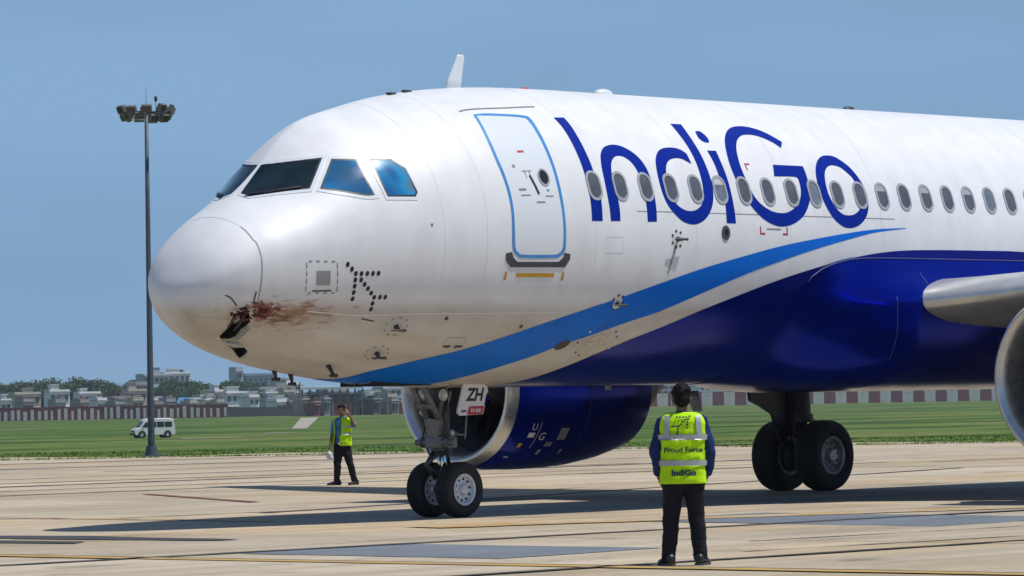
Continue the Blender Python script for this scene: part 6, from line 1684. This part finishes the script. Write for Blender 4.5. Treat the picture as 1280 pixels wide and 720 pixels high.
# local axes: +x to our right, +y away from us
bm = bmesh.new()
head(bm, (0.0, 0.03, 1.60), 1.08, R(0))
add_tube(bm, [(0, -0.005, 1.40), (0, 0.005, 1.47), (0, 0.02, 1.55)], [0.068, 0.056, 0.058], 14)
ell(bm, (0, 0, 1.32), (0.17, 0.10, 0.14)); ell(bm, (0, 0, 1.10), (0.15, 0.10, 0.2)); ell(bm, (0, 0, 0.92), (0.155, 0.105, 0.13))
ARM = {}
for k in (-1, 1):
    sh_ = Vector((k * 0.185, 0.0, 1.385)); el_ = Vector((k * 0.262, -0.02, 1.085)); wr_ = Vector((k * 0.218, 0.10, 0.835))
    ARM[k] = (sh_, el_, wr_)
    add_tube(bm, [sh_, sh_.lerp(el_, 0.5), el_, el_.lerp(wr_, 0.4), wr_], [0.052, 0.045, 0.037, 0.036, 0.026], 12)
    hand(bm, wr_, (-k * 0.25, 0.55, -0.8), (-k * 1.0, 0.2, 0.1), k, 0.9)
    hp = Vector((k * 0.085, 0.0, 0.88)); kn = Vector((k * 0.115, 0.015, 0.47)); an = Vector((k * 0.150, -0.01, 0.07))
    add_tube(bm, [hp, hp.lerp(kn, 0.4), kn, kn.lerp(an, 0.35), an], [0.085, 0.075, 0.052, 0.050, 0.034], 12)
remeshed(bm, 'body', MT['skin'], man, 0.008, 3)
bm = bmesh.new()                                            # shirt: trunk, sleeves, collar
ell(bm, (0, 0, 1.33), (0.195, 0.115, 0.14)); ell(bm, (0, 0, 1.10), (0.175, 0.118, 0.24)); ell(bm, (0, 0, 0.93), (0.172, 0.12, 0.12))
add_tube(bm, [(0, -0.01, 1.40), (0, 0.0, 1.475)], [0.085, 0.070], 16)
for k in (-1, 1):
    sh_, el_, wr_ = ARM[k]
    add_tube(bm, [Vector((k * 0.10, 0, 1.40)), sh_, sh_.lerp(el_, 0.5), el_, el_.lerp(wr_, 0.5), el_.lerp(wr_, 0.86)], [0.072, 0.070, 0.062, 0.056, 0.052, 0.044], 14)
remeshed(bm, 'shirt', MT['shirt_navy'], man, 0.010, 3, 0.014)
bm = bmesh.new()                                            # trousers
ell(bm, (0, 0.0, 0.86), (0.182, 0.128, 0.14))
for k in (-1, 1):
    add_tube(bm, [(k * 0.092, 0, 0.88), (k * 0.102, 0.0, 0.70), (k * 0.118, 0.012, 0.48), (k * 0.135, 0.0, 0.26), (k * 0.150, -0.01, 0.085), (k * 0.151, -0.012, 0.050)], [0.108, 0.102, 0.080, 0.072, 0.066, 0.070], 16)
    for z_, r_ in ((0.10, 0.071), (0.135, 0.069), (0.43, 0.083)): add_tube(bm, [(k * 0.147, -0.01 if z_ < 0.3 else 0.01, z_ - 0.012), (k * 0.147 if z_ < 0.3 else k * 0.121, -0.01 if z_ < 0.3 else 0.01, z_ + 0.012)], r_, 14)
remeshed(bm, 'trousers', MT['trouser'], man, 0.011, 2, 0.010)
VS = Surf([(0.76, 0, 0, 0.222, 0.146), (0.80, 0, 0, 0.220, 0.146), (0.95, 0, 0, 0.212, 0.142), (1.10, 0, 0, 0.218, 0.140), (1.25, 0, 0, 0.228, 0.140), (1.36, 0, 0, 0.232, 0.132), (1.42, 0, 0, 0.215, 0.115), (1.455, 0, 0, 0.165, 0.095), (1.485, 0, 0.01, 0.085, 0.08)])
def armhole(a, z):
    s_ = abs(math.sin(a)); return s_ > 0.90 and 1.10 < z < 1.43
vest = VS.mesh('vest', MT['vest'], man, 0.785, 1.472, 0.008, 96, 60, 0.0030, armhole)
for x_ in (-0.145, 0.145):
    decal('reflective_tape', [(x_ * 1.0 - 0.024, 1.235), (x_ + 0.024, 1.235), (x_ * 0.93 + 0.024, 1.44), (x_ * 0.93 - 0.024, 1.44)], MT['tape'], vest, off=0.016, fmap=lambda x, y, o: VS.xmap(0, 0)(x, y, o), cell=(0.03, 0.03))
for z_, (a0, a1) in ((1.232, (-1.35, 1.35)), (0.985, (-2.6, 2.6))):
    decal('reflective_tape', [(a, z_ - 0.026) for a in np.linspace(a0, a1, 40)] + [(a, z_ + 0.026) for a in np.linspace(a1, a0, 40)], MT['tape'], vest, off=0.016, fmap=VS, cell=(0.1, 0.03))
text_decal('vest_print', 'Proud Force', 0.066, VS.xmap(0.0, 1.108), MT['print'], vest, off=0.018, cell=(0.02, 0.03), bold=0.002)
text_decal('vest_print', 'IndiGo', 0.078, VS.xmap(0.0, 0.888), MT['print'], vest, off=0.018, cell=(0.02, 0.03), bold=0.004)
LD = [(-0.05, 1.425), (-0.023, 1.425), (0.004, 1.424), (0.031, 1.424), (0.060, 1.432), (0.042, 1.40), (0.04, 1.375), (0.038, 1.35), (0.034, 1.322), (0.020, 1.398), (0.002, 1.377), (-0.016, 1.357), (-0.034, 1.338), (-0.052, 1.335), (-0.075, 1.335), (-0.095, 1.336), (-0.045, 1.312), (-0.047, 1.288), (-0.05, 1.265)]
for x_, z_ in LD:
    decal('vest_print', [(x_ + 0.010 * math.cos(t), z_ + 0.010 * math.sin(t)) for t in np.linspace(0, 2 * math.pi, 10, endpoint=False)], MT['print'], vest, off=0.018, fmap=VS.xmap(0, 0), cell=(0.05, 0.05))
bm = bmesh.new()                                            # short black hair
ell(bm, (0, 0.012, 1.648), (0.092, 0.112, 0.098)); ell(bm, (0, -0.040, 1.592), (0.082, 0.066, 0.075)); ell(bm, (0, 0.035, 1.685), (0.078, 0.085, 0.062))
rh = random.Random(2)
for k in range(60):
    a, t = rh.uniform(0, 6.28), rh.uniform(0.05, 1.5); r_ = 0.018
    ell(bm, (0.086 * math.sin(t) * math.cos(a), 0.012 + 0.105 * math.sin(t) * math.sin(a) - (0.02 if t > 1.2 else 0), 1.650 + 0.093 * math.cos(t)), (r_, r_, r_), 8, 6)
remeshed(bm, 'hair', MT['hair'], man, 0.008, 2)
for k in (-1, 1): shoe(man, (k * 0.152, -0.005), -k * R(18), 1.12)
bm = bmesh.new(); add_tube(bm, [(-0.085, 0.03, 1.60), (-0.098, 0.05, 1.55), (-0.09, 0.09, 1.53)], [0.012, 0.006, 0.005], 6); bm_obj('ear_cord', bm, MT['frame_white'], man, True)

# the man walking in the distance, hand raised to his head ---------------------
MX2, MY2 = 20.766, 17.393
wk = empty('person', (MX2, MY2, 0.0), YAW - math.pi / 2); tag(wk, 'distant man walking, hand raised to head, open yellow-green vest over sky blue shirt', 'person')
# local: +x our right, -y towards us; he faces us, turned a little to our left
FY = math.pi + R(-20)
bm = bmesh.new()
head(bm, (-0.03, -0.02, 1.435), 0.96, FY)
add_tube(bm, [(-0.02, 0.0, 1.25), (-0.025, -0.005, 1.31), (-0.03, -0.015, 1.39)], [0.06, 0.05, 0.05], 12)
ell(bm, (-0.01, 0, 1.17), (0.15, 0.095, 0.12)); ell(bm, (-0.02, 0, 0.98), (0.13, 0.09, 0.17)); ell(bm, (-0.03, 0, 0.80), (0.135, 0.095, 0.12))
UA = (Vector((0.14, 0, 1.22)), Vector((0.225, -0.10, 1.12)), Vector((0.115, -0.13, 1.345)))
DA = (Vector((-0.165, 0, 1.22)), Vector((-0.225, 0.0, 0.96)), Vector((-0.255, -0.07, 0.745)))
for A3 in (UA, DA): add_tube(bm, [A3[0], A3[0].lerp(A3[1], .5), A3[1], A3[1].lerp(A3[2], .45), A3[2]], [0.047, 0.041, 0.034, 0.032, 0.024], 12)
hand(bm, UA[2], (-0.35, 0.25, 0.9), (-0.8, 0.5, 0), 1, 0.5, 0.95); hand(bm, DA[2], (-0.15, -0.15, -1), (0.6, 0.3, 0), 1, 1.2, 0.95)
LG = [((-0.105, 0, 0.76), (-0.125, -0.03, 0.40), (-0.145, 0.02, 0.07)), ((0.03, 0, 0.76), (0.115, -0.02, 0.41), (0.195, 0.06, 0.075))]
for a, b, c in LG:
    a, b, c = Vector(a), Vector(b), Vector(c); add_tube(bm, [a, a.lerp(b, .4), b, b.lerp(c, .35), c], [0.078, 0.068, 0.048, 0.046, 0.032], 12)
remeshed(bm, 'body', MT['skin'], wk, 0.009, 2)
bm = bmesh.new()
ell(bm, (-0.01, 0, 1.18), (0.17, 0.105, 0.12)); ell(bm, (-0.02, 0, 0.98), (0.15, 0.103, 0.20)); ell(bm, (-0.03, 0, 0.82), (0.15, 0.106, 0.11)); add_tube(bm, [(-0.02, 0, 1.24), (-0.025, 0, 1.315)], [0.075, 0.062], 14)
for A3 in (UA, DA): add_tube(bm, [A3[0] * 0.7 + Vector((0, 0, 0.37)), A3[0], A3[0].lerp(A3[1], .5), A3[0].lerp(A3[1], .9)], [0.062, 0.062, 0.056, 0.052], 12)
remeshed(bm, 'shirt', MT['shirt_sky'], wk, 0.011, 2, 0.012)
bm = bmesh.new(); ell(bm, (-0.035, 0, 0.755), (0.155, 0.112, 0.12))
for a, b, c in LG:
    a, b, c = Vector(a), Vector(b), Vector(c); add_tube(bm, [a, a.lerp(b, .45), b, b.lerp(c, .5), c, c + (c - b) * 0.04], [0.096, 0.090, 0.072, 0.064, 0.058, 0.060], 14)
remeshed(bm, 'trousers', MT['trouser'], wk, 0.012, 2, 0.012)
V2 = Surf([(0.74, -0.03, 0, 0.19, 0.13), (0.80, -0.03, 0, 0.186, 0.128), (0.98, -0.02, 0, 0.172, 0.122), (1.12, -0.01, 0, 0.185, 0.124), (1.22, -0.01, 0, 0.19, 0.116), (1.27, -0.015, 0, 0.165, 0.10), (1.31, -0.02, 0, 0.10, 0.08)])
def v2gap(a, z):
    # angle 0 faces us (-y): open front slightly to our left, armholes at the sides
    a = (a + math.pi) % (2 * math.pi) - math.pi
    if -0.95 < a < -0.12 - 0.25 * max(0, 1.0 - z): return True
    return abs(math.sin(a)) > 0.93 and 1.0 < z < 1.24
v2 = V2.mesh('vest', MT['vest'], wk, 0.755, 1.295, 0.008, 72, 36, 0.004, v2gap)
decal('reflective_tape', [(a, 0.965) for a in np.linspace(0.0, 1.9, 20)] + [(a, 1.005) for a in np.linspace(1.9, 0.0, 20)], MT['tape'], v2, off=0.016, fmap=V2, cell=(0.1, 0.03))
decal('reflective_tape', [(a, 1.10) for a in np.linspace(0.0, 1.1, 20)] + [(a, 1.135) for a in np.linspace(1.1, 0.0, 20)], MT['tape'], v2, off=0.016, fmap=V2, cell=(0.1, 0.03))
bm = bmesh.new(); ell(bm, (-0.03, 0.0, 1.487), (0.084, 0.10, 0.07)); ell(bm, (-0.04, 0.045, 1.45), (0.078, 0.06, 0.075)); ell(bm, (-0.04, -0.06, 1.507), (0.06, 0.04, 0.03))
remeshed(bm, 'hair', MT['hair'], wk, 0.009, 2)
for k in (-1, 1):
    ex = Vector((-0.03, -0.02, 1.435 + 0.012)) + Vector((k * 0.030 * math.cos(FY) - 0.084 * math.sin(FY), k * 0.030 * math.sin(FY) + 0.084 * math.cos(FY), 0))
    bm = bmesh.new(); ell(bm, ex, (0.010, 0.010, 0.006), 10, 8); bm_obj('eye', bm, MT['seal'], wk, True)
bm = bmesh.new()
for i in range(28):
    a = 2 * math.pi * i / 28
add_tube(bm, [(-0.03 + 0.148 * math.cos(a), 0.108 * math.sin(a), 0.80) for a in np.linspace(0, 2 * math.pi, 33)], 0.020, 6, caps=False); bl_ = bm_obj('belt', bm, MT['belt'], wk, True)
bm = bmesh.new(); add_box(bm, (-0.08, -0.125, 0.80), (0.05, 0.015, 0.035), bevel=0.004); bm_obj('buckle', bm, MT['chrome'], bl_)
shoe(wk, (-0.150, 0.02), math.pi - R(65), 1.05)
shoe(wk, (0.200, 0.06), math.pi - R(35), 1.05)
# cap of white cloth carried in the lowered hand
bm = bmesh.new(); hc = Vector((-0.27, -0.10, 0.585))
for (o_, r_) in (((0, 0, 0), (0.055, 0.05, 0.075)), ((0.02, 0, -0.05), (0.05, 0.045, 0.05)), ((-0.03, 0.01, -0.03), (0.035, 0.04, 0.05)), ((0.01, 0, 0.07), (0.02, 0.02, 0.04))): ell(bm, hc + Vector(o_), r_)
bag = remeshed(bm, 'cloth_bag', MT['bag'], None, 0.010, 1)
bag.location = (MX2, MY2, 0); bag.rotation_euler = (0, 0, YAW - math.pi / 2)
tag(bag, 'small white cloth bag hanging from the walking man\'s lowered hand', 'bag')

# ------------------------------------------------------------------ the air
bm = bmesh.new()
cz0, cz1 = -6.0, 27.0
cen_ = base + FL * 1420
add_box(bm, (cen_.x, cen_.y, (cz0 + cz1) / 2), (3760, 2960, cz1 - cz0), rot=Matrix((FL, -RL, Vector((0, 0, 1)))).transposed())
hm = bpy.data.materials.new('haze_air'); hm.use_nodes = True
N, L = nodes(hm); N.clear()
ho = N.new('ShaderNodeOutputMaterial'); hv = N.new('ShaderNodeVolumePrincipled')
hv.inputs['Color'].default_value = (0.80, 0.90, 1.0, 1); hv.inputs['Density'].default_value = 0.00010
L.new(hv.outputs[0], ho.inputs['Volume'])
tag(bm_obj('haze', bm, hm), 'thin blue heat haze over the airfield', 'haze', kind='stuff')
